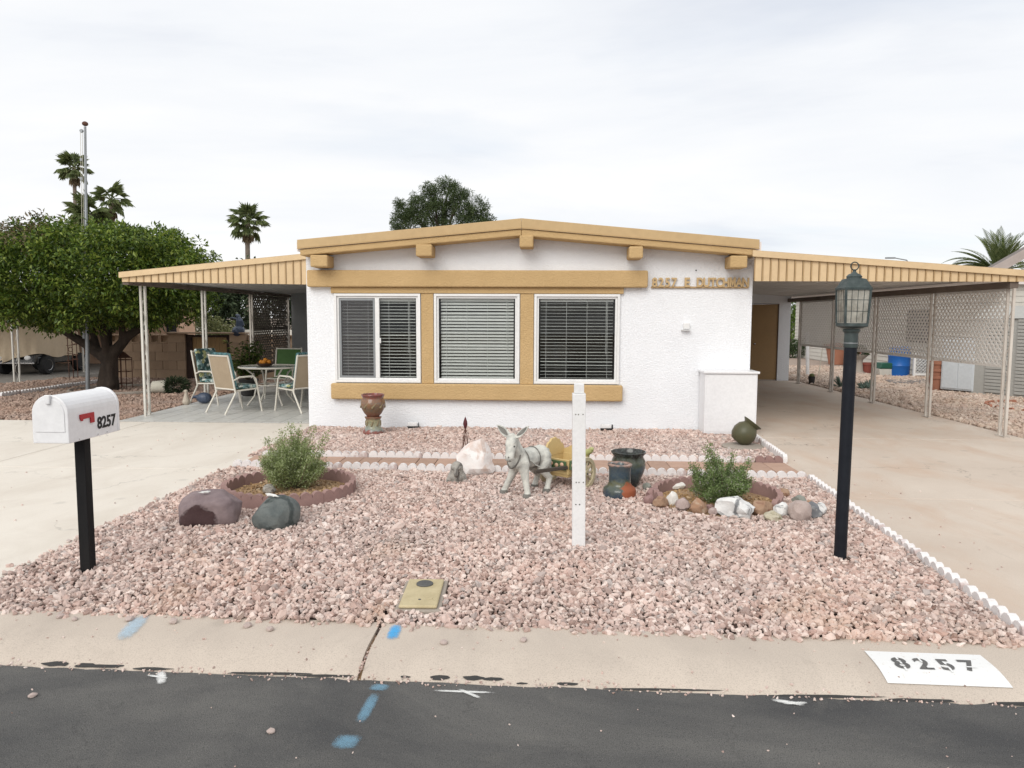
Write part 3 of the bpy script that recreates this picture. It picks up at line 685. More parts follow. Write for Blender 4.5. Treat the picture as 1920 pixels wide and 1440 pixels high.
# house number painted on the kerb
kp = T('kerb_number', 'white painted rectangle with grey stencilled 8257 on the kerb', 'house number', (1.93, 3.62, 0), -.029)
def on_kerb(me, dz):
    M_ = wm(kp)
    for v in me.vertices:
        w = M_ @ v.co; v.co.z = kz(w.y-KY(w.x)+GUT+.02)+dz
m = MB(); nx, ny = 12, 8
for j in range(ny+1):
    for i in range(nx+1): m.v.append((-.285+.57*i/nx, -.145+.285*j/ny, 0))
m.f = [(j*(nx+1)+i, j*(nx+1)+i+1, (j+1)*(nx+1)+i+1, (j+1)*(nx+1)+i) for j in range(ny) for i in range(nx)]
me = m.mesh('painted_panel'); on_kerb(me, .004); put('painted_panel', me, 'kerb_paint', kp)
for i, ch in enumerate('8257'):
    me = text_mesh(ch, .145, 0, .004)
    me.transform(Matrix.Translation((-.16+.107*i, -.035, 0)) @ Matrix.Diagonal((1.0, 1.0, 1, 1))); on_kerb(me, .007); put('digit', me, 'stencil_grey', kp)
    for (du, dv, w, h) in {0: [(0, .105, .010, .03), (0, -.01, .010, .03), (0, .05, .01, .02)], 1: [(.0, .095, .010, .05), (.02, .012, .03, .01)], 2: [(.0, .065, .011, .03), (0, -.005, .011, .04)], 3: [(.008, .03, .05, .010)]}[i]:
        q = MB(); x, y = -.16+.107*i+du*.88, -.035+dv*.88; q.v = [(x-w/2, y-h/2, 0), (x+w/2, y-h/2, 0), (x+w/2, y+h/2, 0), (x-w/2, y+h/2, 0)]; q.f = [(0, 1, 2, 3)]
        me = q.mesh('stencil_bridge'); on_kerb(me, .0095); put('stencil_bridge', me, 'kerb_paint', kp)

# ================================================================== the house
HX0, HX1, HY = -3.63, 3.07, 11.30
house = T('house', 'single-storey white stucco house with tan fascia, beams and three front windows', 'house', ((HX0+HX1)/2, HY, 0))
APX = -.35
def zg(x, zl, za, zr):                # gable line
    return zl+(za-zl)*(x-HX0)/(APX-HX0) if x < APX else za+(zr-za)*(x-APX)/(HX1-APX)
wins = [(-3.202, -1.881), (-1.677, -.38), (-.162, 1.12)]; WZ0, WZ1 = .70, 2.05
xs = sorted({HX0, HX1, APX, *[q for w in wins for q in w]}); zs = [-.1, WZ0, WZ1, None]
m = MB(); idx = {}
for i, x in enumerate(xs):
    for j, z in enumerate(zs):
        zz_ = zg(x, 2.62, 2.92, 2.62) if z is None else z
        for k, y in enumerate((HY, HY+.14)): idx[i, j, k] = len(m.v); m.v.append((x, y, zz_))
def solid(i, j):
    if not (0 <= i < len(xs)-1 and 0 <= j < 3): return False
    c = (xs[i]+xs[i+1])/2
    return not (j == 1 and any(a < c < b for a, b in wins))
for i in range(len(xs)-1):
    for j in range(3):
        if not solid(i, j): continue
        q = lambda a, b, k: idx[i+a, j+b, k]
        m.f += [(q(0, 0, 0), q(1, 0, 0), q(1, 1, 0), q(0, 1, 0)), (q(0, 0, 1), q(0, 1, 1), q(1, 1, 1), q(1, 0, 1))]
        if not solid(i-1, j): m.f.append((q(0, 0, 0), q(0, 1, 0), q(0, 1, 1), q(0, 0, 1)))
        if not solid(i+1, j): m.f.append((q(1, 0, 0), q(1, 0, 1), q(1, 1, 1), q(1, 1, 0)))
        if not solid(i, j-1): m.f.append((q(0, 0, 0), q(0, 0, 1), q(1, 0, 1), q(1, 0, 0)))
        if not solid(i, j+1): m.f.append((q(0, 1, 0), q(1, 1, 0), q(1, 1, 1), q(0, 1, 1)))
m.build('front_wall', 'white_stucco', house, True)
MB().box(HX0, HX0+.14, HY+.141, 31, -.1, 2.62).build('side_wall', 'white_stucco', house, True)
MB().box(HX1-.14, HX1, HY+.141, 31, -.1, 2.62).build('side_wall', 'white_stucco', house, True)
MB().box(HX0+.141, HX1-.141, 30.8, 31, -.1, 2.62).build('back_wall', 'white_stucco', house, True)
# room behind the windows
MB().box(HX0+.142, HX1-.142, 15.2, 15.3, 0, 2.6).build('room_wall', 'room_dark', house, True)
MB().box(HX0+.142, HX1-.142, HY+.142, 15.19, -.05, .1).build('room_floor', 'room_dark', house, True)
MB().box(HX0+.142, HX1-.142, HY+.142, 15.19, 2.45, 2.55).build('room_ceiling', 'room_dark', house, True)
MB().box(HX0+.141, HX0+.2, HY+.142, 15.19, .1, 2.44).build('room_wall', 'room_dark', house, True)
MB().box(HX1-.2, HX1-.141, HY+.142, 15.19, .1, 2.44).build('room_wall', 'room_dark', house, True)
MB().box(-2.35, -1.95, 12.6, 12.9, .1, 1.35).box(-2.1, -1.8, 12.55, 12.9, .1, 1.15).build('lamp_stand', 'room_furniture', house, True)
MB().box(.0, .35, 12.8, 13.2, .1, 1.25).box(.75, 1.3, 13.4, 13.6, .1, 2.2).build('cupboard', 'room_furniture', house, True)
# roof
FY = 10.95
def roofprism(z0, z1, y0, y1, x0=-3.66, x1=3.09, za0=None, za1=None):
    return MB().prism([(x0, z0), (APX, za0), (x1, z0), (x1, z1), (APX, za1), (x0, z1)], y0, y1, 'y')
roof = roofprism(2.66, 2.79, FY+.031, 31.2, za0=2.965, za1=3.09).build('roof', 'roof_foam', house, True, fixn=True)
for x0, x1, zl, zr in ((-3.645, APX-.001, 0, 1), (APX+.001, 3.055, 1, 0)):
    A = lambda e: 2.70+.292*e; B = lambda e: 2.822+.305*e; C_ = lambda e: 2.592+.286*e
    MB().prism([(x0, A(zl)), (x1, A(zr)), (x1, B(zr)), (x0, B(zl))], FY, FY+.03, 'y').build('metal_fascia', 'tan_metal', house, True, fixn=True, bevel=.003)
    MB().prism([(x0, A(zl)-.012), (x1, A(zr)-.012), (x1, A(zr)-.002), (x0, A(zl)-.002)], FY-.012, FY+.032, 'y').build('drip_edge', 'tan_metal', house, True, fixn=True)
    ins = .035
    MB().prism([(x0+(ins if zl == 0 else 0), C_(zl)), (x1-(ins if zr == 0 else 0), C_(zr)), (x1-(ins if zr == 0 else 0), A(zr)-.014), (x0+(ins if zl == 0 else 0), A(zl)-.014)], FY+.012, HY-.002, 'y').build('stucco_fascia', 'tan_stucco', house, True, fixn=True, bevel=.018, segs=3)
for x0, x1, z0 in ((-3.455, -3.195, 2.432), (-1.892, -1.652, 2.586), (-.378, -.176, 2.715), (1.203, 1.405, 2.557), (2.648, 2.893, 2.425)):
    MB().box(x0, x1, FY-.01, HY-.004, z0-.005, z0+.17).build('beam_end', 'tan_stucco', house, True, bevel=.022, segs=3)
# tan trim round the windows
MB().box(-3.59, 1.515, HY-.115, HY-.003, 2.146, 2.398).build('header_beam', 'tan_stucco', house, True, bevel=.022, segs=3)
MB().box(-3.255, 1.172, HY-.105, HY-.003, .446, .688).build('sill_beam', 'tan_stucco', house, True, bevel=.022, segs=3)
MB().box(-3.245, 1.168, HY-.05, HY-.003, 2.054, 2.145).build('trim_panel', 'tan_stucco', house, True, bevel=.008)
MB().box(-1.872, -1.685, HY-.035, HY-.003, .689, 2.053).build('trim_panel', 'tan_stucco', house, True, bevel=.008)
MB().box(-.372, -.169, HY-.035, HY-.003, .689, 2.053).build('trim_panel', 'tan_stucco', house, True, bevel=.008)
def frame(mb, x0, x1, z0, z1, w, y0, y1):
    return mb.box(x0, x1, y0, y1, z0, z0+w).box(x0, x1, y0, y1, z1-w, z1).box(x0, x0+w, y0, y1, z0+w, z1-w).box(x1-w, x1, y0, y1, z0+w, z1-w)
for k, (x0, x1) in enumerate(wins):
    w = frame(MB(), x0+.001, x1-.001, WZ0+.001, WZ1-.001, .038, HY-.045, HY+.03).build('window', 'white_vinyl', house, True, bevel=.004)
    w['label'] = ['sliding window with an insect screen over its left half', 'middle picture window with half closed blinds', 'right-hand picture window with open blinds'][k]
    frame(MB(), x0+.04, x1-.04, WZ0+.04, WZ1-.04, .03, HY-.02, HY+.035).build('inner_frame', 'white_vinyl', w, True, bevel=.003)
    if k == 0:
        xm = (x0+x1)/2-.005
        MB().box(xm-.032, xm+.032, HY-.024, HY+.04, WZ0+.07, WZ1-.07).build('mullion', 'white_vinyl', w, True, bevel=.003)
        frame(MB(), x0+.075, xm-.036, WZ0+.075, WZ1-.075, .028, HY-.018, HY-.006).build('screen_frame', 'galvanised', w, True)
        MB().box(x0+.105, xm-.066, HY-.013, HY-.011, WZ0+.104, WZ1-.104).build('insect_screen', 'insect_screen', w, True)
        MB().box(xm+.034, xm+.055, HY-.03, HY+.0, 1.30, 1.38).build('latch', 'white_vinyl', w, True, bevel=.004)
        MB().box(x0+.071, xm-.033, HY+.014, HY+.018, WZ0+.071, WZ1-.071).build('pane', 'glass_pane', w, True)
        MB().box(xm+.033, x1-.071, HY+.014, HY+.018, WZ0+.071, WZ1-.071).build('pane', 'glass_pane', w, True)
    else:
        MB().box(x0+.071, x1-.071, HY+.014, HY+.018, WZ0+.071, WZ1-.071).build('pane', 'glass_pane', w, True)
    bw = x1-x0-.19; tilt = [R(10), R(42), R(4)][k]
    sl = MB(); pr_ = [(-.025, 0), (-.012, .004), (0, .0052), (.012, .004), (.025, 0), (.012, .0015), (0, .0027), (-.012, .0015)]
    sl.prism(pr_, -bw/2, bw/2, 'x'); me = sl.mesh('slat'); me.materials.append(MATS['slat_white'])
    cx = (x0+x1)/2-(HX0+HX1)/2; n = 25
    for i in range(n):
        inst('slat', me, w, (cx, .085, WZ0+.085+i*(1.17/(n-1))+random.uniform(-.0025, .0025)), rot=(tilt+random.gauss(0, .06), random.uniform(-.0025, .0025), random.uniform(-.004, .004)))
    MB().box(x0+.09, x1-.09, HY+.06, HY+.112, WZ1-.115, WZ1-.075).build('head_rail', 'slat_white', w, True)
    for f in (.08, .36, .64, .92):
        xx = x0+.09+(x1-x0-.18)*f; MB().box(xx-.002, xx+.002, HY+.057, HY+.0585, WZ0+.08, WZ1-.08).build('ladder_cord', 'slat_white', w, True)
    xx = x1-.2; MB().tube([(xx, HY+.05, WZ1-.11), (xx+.005, HY+.05, 1.15)], .0035, 6).build('pull_cord', 'slat_white', w, True)
# small wall fixture and holes
fx = MB().box(2.06, 2.155, HY-.05, HY-.002, 1.535, 1.625).build('wall_socket_cover', 'white_paint', house, True, bevel=.008)
MB().box(2.035, 2.165, HY-.085, HY-.002, 1.515, 1.528).build('drip_shelf', 'white_paint', fx, True, bevel=.003)
for x, z in ((2.234, 2.405),): MB().lathe([(.011, 0), (.011, .004)], 10, (x, HY-.004, z), Matrix.Rotation(R(90), 3, 'X')).build('wall_hole', 'ink_black', house, True)
# street address in raised letters on a rail
ad = T('address_sign', 'raised tan letters 8257 E DUTCHMAN on a rail on the wall', 'address sign', (2.29, HY, 2.14))
MB().box(-.715, .715, -.03, -.004, 0, .028).build('rail', 'tan_metal_rib', ad, bevel=.004)
s = '8257 E DUTCHMAN'; adv = 1.43/len(s)
for i, ch in enumerate(s):
    if ch == ' ': continue
    if ch == 'M':
        me = MB().prism([(-.056, -.006), (-.056, .132), (-.022, .132), (0, .075), (.022, .132), (.056, .132), (.056, -.006), (.026, -.006), (.026, .068), (.007, .012), (-.007, .012), (-.026, .068), (-.026, -.006)], -.012, .012, 'z').mesh('letter')
    else: me = text_mesh(ch, .178, .012, .0045 if ch in '8257' else .0065)
    me.transform(Matrix.Translation((-.715+adv*(i+.5), -.036, .024)) @ Matrix.Rotation(R(90), 4, 'X') @ Matrix.Diagonal(((.93 if ch in '8257E' else .80), 1.04, 1, 1))); put('letter', me, 'tan_metal', ad, fixn=(ch == 'M'))
# utility cabinet
cb = T('utility_cabinet', 'plain white metal utility cabinet against the house corner by the carport', 'cabinet', (2.70, 11.08, 0))
MB().box(-.375, .375, -.19, .2, .02, .90).build('body', 'white_metal_paint', cb, bevel=.006)
MB().box(-.40, .40, -.22, .205, .9005, .935).build('lid', 'white_metal_paint', cb, bevel=.008)
MB().box(-.355, .355, -.196, -.19, .05, .885).build('door', 'white_metal_paint', cb, bevel=.004)

# ================================================================== carport and patio cover
def scroll(c, h, w):
    pts = []
    for k in range(25):
        t = k/24; a = t*math.pi*2; pts.append((c[0], c[1]+w*.5*math.sin(a)*(.35+.65*math.sin(math.pi*t)), c[2]+h*(t-.5)))
    return pts
def make_post(name, parent, x, y, h, mat, gap=.135, along='y'):
    e = bpy.data.objects.new(name, None); COL.objects.link(e); e.parent = parent; e.location = Vector((x, y, 0))-parent.location
    e.empty_display_size = .1
    for s_ in (-1, 1): MB().box(-.018, .018, s_*gap/2-.018, s_*gap/2+.018, .012, h).build('upright', mat, e, bevel=.003)
    for z in (.25, .75, 1.25, 1.75):
        MB().tube(scroll((0, 0, z), .42, gap*.62), .006, 6).build('scroll', mat, e, smooth=60)
    MB().box(-.04, .04, -gap/2-.05, gap/2+.05, 0, .012).build('foot_plate', mat, e)
    if along == 'x': e.rotation_euler.z = math.pi/2
    return e
def lattice(name, parent, x, y0, y1, z0, z1, mat, pitch=.076, w=.0345, rails=True):
    m = MB(); th = .006
    W_, H_ = y1-y0, z1-z0; st_ = pitch*math.sqrt(2)
    for sgn, xo in ((1, 0), (-1, th+.001)):
        k = -H_
        while k < W_+H_:
            # line y = k + sgn*(z) clipped to the panel
            seg = []
            for z in np.linspace(0, H_, 2): seg.append((k+z if sgn > 0 else k+H_-z, z))
            (ya, za), (yb, zb) = seg
            def clip(ya, za, yb, zb):
                if yb < ya: ya, za, yb, zb = yb, zb, ya, za
                if yb <= 0 or ya >= W_: return None
                if ya < 0: za += (zb-za)*(0-ya)/(yb-ya); ya = 0
                if yb > W_: zb = za+(zb-za)*(W_-ya)/(yb-ya); yb = W_
                return ya, za, yb, zb
            c = clip(ya, za, yb, zb)
            if c and c[2]-c[0] > .02:
                ya, za, yb, zb = c
                m.bar((x+xo, y0+ya, z0+za), (x+xo, y0+yb, z0+zb), th, w, up=(0, .2, 1))
            k += st_
    o = m.build(name, mat, parent, True); o['kind'] = 'stuff'
    if rails:
        for zr_ in (z0, z1): MB().box(x-.012, x+.02, y0, y1, zr_-.02, zr_+.02).build('lattice_rail', mat, parent, True)
    return o
def flutes(parent, x0, x1, y, zb, ztop, pitch=.1155):
    """ztop(x): top of fluted band; panels with a proud rib between"""
    n = int(round((x1-x0)/pitch)); p = (x1-x0)/n
    for i in range(n):
        a, b = x0+i*p, x0+(i+1)*p
        MB().prism([(a+.013, zb), (b-.013, zb), (b-.013, ztop(b)), (a+.013, ztop(a))], y, y+.012, 'y').build('fascia_panel', 'carport_tan', parent, True, fixn=True)
        if i: MB().prism([(a-.008, zb), (a+.008, zb), (a+.008, ztop(a)), (a-.008, ztop(a))], y-.012, y+.012, 'y').build('fascia_rib', 'tan_metal_rib', parent, True, fixn=True)
    MB().prism([(x0, zb+.004), (x1, zb+.004), (x1, ztop(x1)), (x0, ztop(x0))], y+.014, y+.02, 'y').build('fascia_backing', 'tan_metal_rib', parent, True, fixn=True)
cp = T('carport', 'tan fluted carport roof on weathered posts with lattice screens', 'carport', (5.0, 10.97, 0))
CX0, CX1 = 3.0, 7.15
ct = lambda x: 2.66-.0735*(x-3.07)             # roof line
flutes(cp, CX0, CX1-.02, 10.97, 2.232, lambda x: ct(x)-.06)
MB().prism([(CX0-.04, ct(CX0)-.085), (CX1, ct(CX1)-.085), (CX1, ct(CX1)), (CX0-.04, ct(CX0))], 10.93, 10.955, 'y').build('roof_trim', 'carport_tan', cp, True, fixn=True, bevel=.004)
MB().prism([(CX0-.04, ct(CX0)), (CX1, ct(CX1)), (CX1, ct(CX1)+.006), (CX0-.04, ct(CX0)+.006)], 10.93, 22.5, 'y').build('roof_sheet', 'carport_tan', cp, True, fixn=True)
for i in range(13):                             # ceiling pans
    a, b = CX0+.0+i*.31, CX0+(i+1)*.31-.012
    MB().prism([(a, ct(a)-.10), (b, ct(b)-.10), (b, ct(b)-.075), (a, ct(a)-.075)], 11.0, 22.4, 'y').build('ceiling_pan', 'pan_ceiling', cp, True, fixn=True)
MB().box(6.60, 6.72, 11.0, 21.5, 2.14, 2.236).build('side_beam', 'beam_brown', cp, True)
MB().box(3.08, 7.1, 10.992, 11.05, 2.236, 2.29).build('front_beam', 'beam_brown', cp, True)
PY = [11.06, 13.20, 15.40, 17.60, 19.85]
for y in PY: make_post('post', cp, 6.66, y, 2.138, 'post_weathered')
for i in range(4): lattice('lattice_panel', cp, 6.655, PY[i]+.09, PY[i+1]-.09, 1.02, 2.12, 'lattice_beige')
# storage room at the back of the carport
sr = T('storage_room', 'white stucco storage room with a tan door at the carport end', 'storage room', (5, 20.8, 0))
MB().box(3.08, 5.62, 20.78, 20.9, -.05, 2.35).box(6.385, 6.70, 20.78, 20.9, -.05, 2.35).box(5.62, 6.385, 20.78, 20.9, 2.10, 2.35).build('front_wall', 'white_stucco', sr, True)
MB().box(6.58, 6.70, 20.901, 24, -.05, 2.35).build('side_wall', 'white_stucco', sr, True)
d = MB().box(5.64, 6.365, 20.80, 20.84, .02, 2.08).build('door', 'tan_door', sr, True, bevel=.004)
MB().ell((5.75, 20.77, 1.0), .03).build('door_knob', 'chrome', d, True, smooth=60)
frame(MB(), 5.625, 6.38, -.02, 2.098, .014, 20.77, 20.86).build('door_frame', 'beam_brown', sr, True)

pc = T('patio_cover', 'tan fluted patio roof on cream posts left of the house', 'patio cover', (-5.2, 11.75, 0))
QX0, QX1 = -6.80, HX0-.004
pt = lambda x: 2.385+.0985*(x+6.85)
pb = lambda x: 2.245-.012*(x+6.93)
n = 26; p_ = (QX1-QX0)/n
for i in range(n):
    a, b = QX0+i*p_, QX0+(i+1)*p_
    MB().prism([(a+.013, pb(a)), (b-.013, pb(b)), (b-.013, pt(b)-.06), (a+.013, pt(a)-.06)], 11.80, 11.812, 'y').build('fascia_panel', 'carport_tan', pc, True, fixn=True)
    if i: MB().prism([(a-.008, pb(a)), (a+.008, pb(a)), (a+.008, pt(a)-.06), (a-.008, pt(a)-.06)], 11.788, 11.812, 'y').build('fascia_rib', 'tan_metal_rib', pc, True, fixn=True)
MB().prism([(QX0, pb(QX0)+.004), (QX1, pb(QX1)+.004), (QX1, pt(QX1)-.06), (QX0, pt(QX0)-.06)], 11.814, 11.82, 'y').build('fascia_backing', 'tan_metal_rib', pc, True, fixn=True)
MB().prism([(QX0-.02, pt(QX0)-.085), (QX1, pt(QX1)-.085), (QX1, pt(QX1)), (QX0-.02, pt(QX0))], 11.76, 11.785, 'y').build('roof_trim', 'carport_tan', pc, True, fixn=True, bevel=.004)
MB().prism([(QX0-.02, pt(QX0)), (QX1, pt(QX1)), (QX1, pt(QX1)+.006), (QX0-.02, pt(QX0)+.006)], 11.76, 20.6, 'y').build('roof_sheet', 'carport_tan', pc, True, fixn=True)
for i in range(10):
    a, b = QX0+i*.33, min(QX0+(i+1)*.33-.012, QX1)
    MB().prism([(a, pt(a)-.11), (b, pt(b)-.11), (b, pt(b)-.085), (a, pt(a)-.085)], 11.83, 20.5, 'y').build('ceiling_pan', 'pan_ceiling', pc, True, fixn=True)
MB().box(-6.80, -6.70, 11.83, 19.6, 2.20, 2.27).build('side_beam', 'beam_brown', pc, True)
for y in (12.34, 14.58, 16.97, 19.42): make_post('post', pc, -6.75, y, 2.2, 'post_cream' if y < 16 else 'post_weathered')
for a, b, c_, d_ in ((17.07, 18.2, 1.42, 2.17), (18.24, 19.33, 1.42, 2.17), (17.07, 18.2, .35, 1.38), (18.24, 19.33, .35, 1.38)):
    lattice('lattice_panel', pc, -6.75, a, b, c_, d_, 'lattice_dark', .085, .044)
# room addition closing the patio
ra = T('sun_room', 'grey shaded end wall of the room behind the patio table', 'room', (-5.2, 19.55, 0))
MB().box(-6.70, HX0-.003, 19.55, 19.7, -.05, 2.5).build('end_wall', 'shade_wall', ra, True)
d = MB().box(-4.95, -4.1, 19.51, 19.548, .02, 2.03).build('door', 'dark_opening', ra, True)
frame(MB(), -5.0, -4.05, -.02, 2.08, .045, 19.515, 19.55).build('door_frame', 'white_vinyl', ra, True)
# patio floor, tile by tile
pf = struct(MB().box(-6.88, HX0-.002, 11.66, 19.54, -.12, .002).build('patio_floor', 'grout'))
tm = MB().box(-.146, .146, -.146, .146, 0, .010).mesh('tile'); tm.materials.append(MATS['tile'])
nx = 11; sx = (HX0-.004+6.875)/nx
tm2 = MB().box(-sx/2+.005, sx/2-.005, -sx/2+.005, sx/2-.005, 0, .010).mesh('tile'); tm2.materials.append(MATS['tile'])
j = 0
while 11.68+sx*(j+1) < 19.53:
    for i in range(nx):
        o = inst('tile', tm2, pf, (-6.875+sx*(i+.5), 11.675+sx*(j+.5), .001))
    j += 1

# ================================================================== gravel
RING1, RING2 = (-2.45, 7.0, .60), (1.60, 6.88, .56)
FR = lambda x: 8.062-.0356*x            # front edging row
RR = lambda x: 8.735-.0102*x            # rear edging row
# a sprinkle of stones spilled over the bed's rims
rs = np.random.RandomState(11); ex = []
for _ in range(130):
    x = rs.uniform(-3.4, 2.6); d = abs(rs.normal(0, .022)); ex.append((x, KY(x)-d*.7, .004, rs.uniform(.014, .034)))
for _ in range(150):
    y = rs.uniform(4.0, 8.0); ex.append((-3.52-abs(rs.normal(0, .035)), y, .008, rs.uniform(.02, .04)))
gex = []
for _ in range(420):
    x = rs.uniform(-3.2, 2.9); d = rs.normal(.005, .02); gex.append((x, KY(x)-GUT+d, (kz(d+.02) if d > 0 else -.06)+.002, rs.uniform(.005, .014)))
for _ in range(90):
    x = rs.uniform(-3.2, 2.9); d = rs.uniform(.06, .5); gex.append((x, KY(x)-GUT+d, kz(d+.02)+.002, rs.uniform(.004, .012)))
for _ in range(70): gex.append((rs.uniform(-3, 2.5), rs.uniform(2.2, 3.3), -.06, rs.uniform(.004, .011)))
for _ in range(60): gex.append((rs.uniform(-6, -3.6), rs.uniform(4.5, 11), .003, rs.uniform(.006, .02)))
for _ in range(60): gex.append((2.85+abs(rs.normal(0, .5)), rs.uniform(4.5, 11), .003, rs.uniform(.006, .018)))
gravel('grit', 'fine pale grit scattered along the gutter, road and driveways', [(-.89, 3.5), (-.90, 3.5), (-.895, 3.9)], .006, .010, 'gravel_pink', extra=np.array(gex), z=-.03, layers=1)
gravel('gravel', 'pink crushed stone spread over the front bed', [(-3.50, KY(-3.5)+.01), (2.60, KY(2.6)+.01), (2.79, FR(2.8)-.03), (-3.53, FR(-3.5)-.03)], .0245, .0268, 'gravel_pink',
       holes=[(RING1[0], RING1[1], .60), (RING2[0], RING2[1], .56), *[(-.73+dx, 4.37+dy, .09) for dx in (-.05, .05) for dy in (-.17, -.06, .06, .17)]], extra=np.array(ex), wobble=.006, z=.004, flat=.72, layers=1)
gravel('gravel', 'pink crushed stone in the strip along the house wall', [(-3.6, RR(-3.6)+.04), (2.86, RR(2.9)+.04), (2.96, 10.9), (2.3, 11.28), (-3.6, 11.28)], .026, .0280, 'gravel_pink', holes=[(2.62, 9.86, .27)], wobble=.006, z=.006, flat=.72, layers=1)
gravel('gravel', 'brownish stone covering the yard under the citrus tree', [(-15.5, 11.77), (-6.91, 11.74), (-6.91, 19.8), (-13.2, 19.8), (-13.2, 17.9), (-19, 17.0)], .055, .05, 'gravel_brown', wobble=.02, z=.002, layers=1)
gravel('gravel', 'tan and pink stone covering the side yard beyond the carport posts', [(6.92, 10.2), (10.6, 10.2), (12.5, 26), (6.92, 28)], .055, .055, 'gravel_tan', wobble=.02, z=.002, layers=1)
for nm, (cx, cy, r) in (('left', RING1), ('right', RING2)):
    struct(MB().prism([(cx+r*.97*math.cos(a*math.pi/16), cy+r*.97*math.sin(a*math.pi/16)) for a in range(32)], -.05, .012, 'z').build('planter_soil', 'dry_soil', fixn=True), 'bare brown soil inside the %s planter ring' % nm)
    gravel('mulch', 'brown leaf litter and grit in the %s planter ring' % nm, [(cx+(r-.05)*math.cos(a*math.pi/16), cy+(r-.05)*math.sin(a*math.pi/16)) for a in range(32)], .028, .022, 'mulch', z=.012, layers=1, flat=.3)
# loose pebbles lying on the kerb and road
peb = [(-2.72, 3.97, 'far left end of the kerb, the largest'), (-2.62, 3.94, 'kerb, second from the far left'), (-2.31, 3.95, 'kerb at the left side of the pale blue streak'), (-2.05, 3.93, 'kerb just right of the pale blue streak'), (-1.48, 3.86, 'kerb midway between pale streak and joint, the nearer one'), (-1.62, 3.90, 'kerb midway between pale streak and joint, the farther one'), (-.515, 3.745, 'kerb right of the bright blue dash'), (-.10, 3.80, 'kerb in front of the white sign post'), (-2.36, 3.22, 'asphalt at the far left'), (-1.15, 2.98, 'asphalt left of the blue spot')]
for i, (x, y, lab) in enumerate(peb):
    z = kz(y-KY(x)+GUT+.02) if y > KY(x)-GUT else -.062
    s_ = random.uniform(.030, .045)
    rock('pebble', 'loose pink pebble on the '+lab if lab else 'loose pink pebble spilled from the gravel onto the kerb', 'pebble', (x, y, z), (s_*1.2, s_, s_*.7), 'rock_granite', 40+i, random.uniform(0, 6), 'loose pebbles', sub=2, smooth=20)

# ================================================================== scalloped edging and pavers
def edger_mesh(n, pitch=.104, h=.108, t=.05, base=.056, bend=None):
    prof = [(0, -.06)]
    top = []
    for i in range(n):
        for k in range(7):
            a = math.pi*(1-k/6); top.append((pitch*(i+.5)+pitch*.49*math.cos(a), base+(h-base)*math.sin(a)))
    L = n*pitch; m = MB(); pts = [(0.002, -.06)]+top+[(L-.002, -.06)]
    c = len(top)
    def place(u, d, z):
        if not bend: return (u-L/2, d, z)
        a = (u-L/2)/bend; return ((bend+d)*math.sin(a), (bend+d)*math.cos(a)-bend, z)
    # strips: bottom and top vertices paired so faces stay small
    for d in (-t/2, t/2):
        for u, z in top: m.v.append(place(u, d, -.06)); m.v.append(place(u, d, z))
    for i in range(c-1):
        a = 2*i; b = 2*(i+1); o = 2*c
        m.f += [(a, b, b+1, a+1), (o+a, o+a+1, o+b+1, o+b), (a+1, b+1, o+b+1, o+a+1)]
    m.f += [(0, 1, 2*c+1, 2*c), (2*c-2, 4*c-2, 4*c-1, 2*c-1)]
    return m.mesh('edger')
em6 = edger_mesh(6); em6.materials.append(MATS['edger_paint'])
def border(label, p0, p1, mat='edger_paint', me=em6, L=.632, z=0., skip=()):
    p0, p1 = Vector(p0), Vector(p1); d = p1-p0; n = max(1, int(round(d.length/L))); rz = math.atan2(d.y, d.x)
    t = T('edging_border', label, 'edging', (p0.x, p0.y, z), rz)
    for i in range(n):
        o = inst('edger', me, t, (d.length*(i+.5)/n, random.uniform(-.005, .005), random.uniform(-.006, .006)), random.uniform(-.012, .012)); o.scale.x = d.length/n/L
    return t
border('white scalloped edging behind the brick path, along the wall strip', (-3.40, RR(-3.4)), (2.45, RR(2.45)), z=-.012)
ed5 = edger_mesh(3); ed5.materials.append(MATS['mauve_concrete'])
t = T('edging_border', 'short unpainted brown scalloped edger ending the rear row', 'edging', (2.62, RR(2.62), 0), -.01); inst('edger', ed5, t, (0, 0, 0))
border('white scalloped edging in front of the brick path', (-3.51, FR(-3.51)), (2.80, FR(2.8)), z=-.026)
border('long white scalloped edging between front gravel and carport driveway', (2.815, FR(2.8)-.03), (2.60, 3.99), z=-.045)
border('white scalloped edging beside the tilted green pot', (2.84, 8.80), (2.945, 10.75))
border('white scalloped edging crossing the yard under the citrus tree', (-11.25, 14.9), (-11.2, 18.4))
pv = struct(MB().prism([(-3.5, FR(-3.5)+.03), (2.82, FR(2.82)+.03), (2.82, RR(2.82)-.03), (-3.5, RR(-3.5)-.03)], -.05, .008, 'z').build('brick_path', 'mortar', fixn=True))
x = -3.47; k = 0
while x < 2.68:
    w = .222 if k % 4 != 2 else .445
    y0, y1 = FR(x)+.035, RR(x)-.035
    rows = 1 if w < .3 else 2
    for r_ in range(rows):
        a, b = y0+(y1-y0)*r_/rows, y0+(y1-y0)*(r_+1)/rows
        MB().box(x+.004, min(x+w, 2.79)-.004, a+.004, b-.004, .0, .032+random.uniform(-.003, .003)).build('paver', 'paver', pv, bevel=.005)
    x += w; k += 1
er4 = edger_mesh(4, .1045, bend=.60); er4.materials.append(MATS['mauve_concrete'])
er4b = edger_mesh(4, .101, bend=.58); er4b.materials.append(MATS['mauve_concrete'])
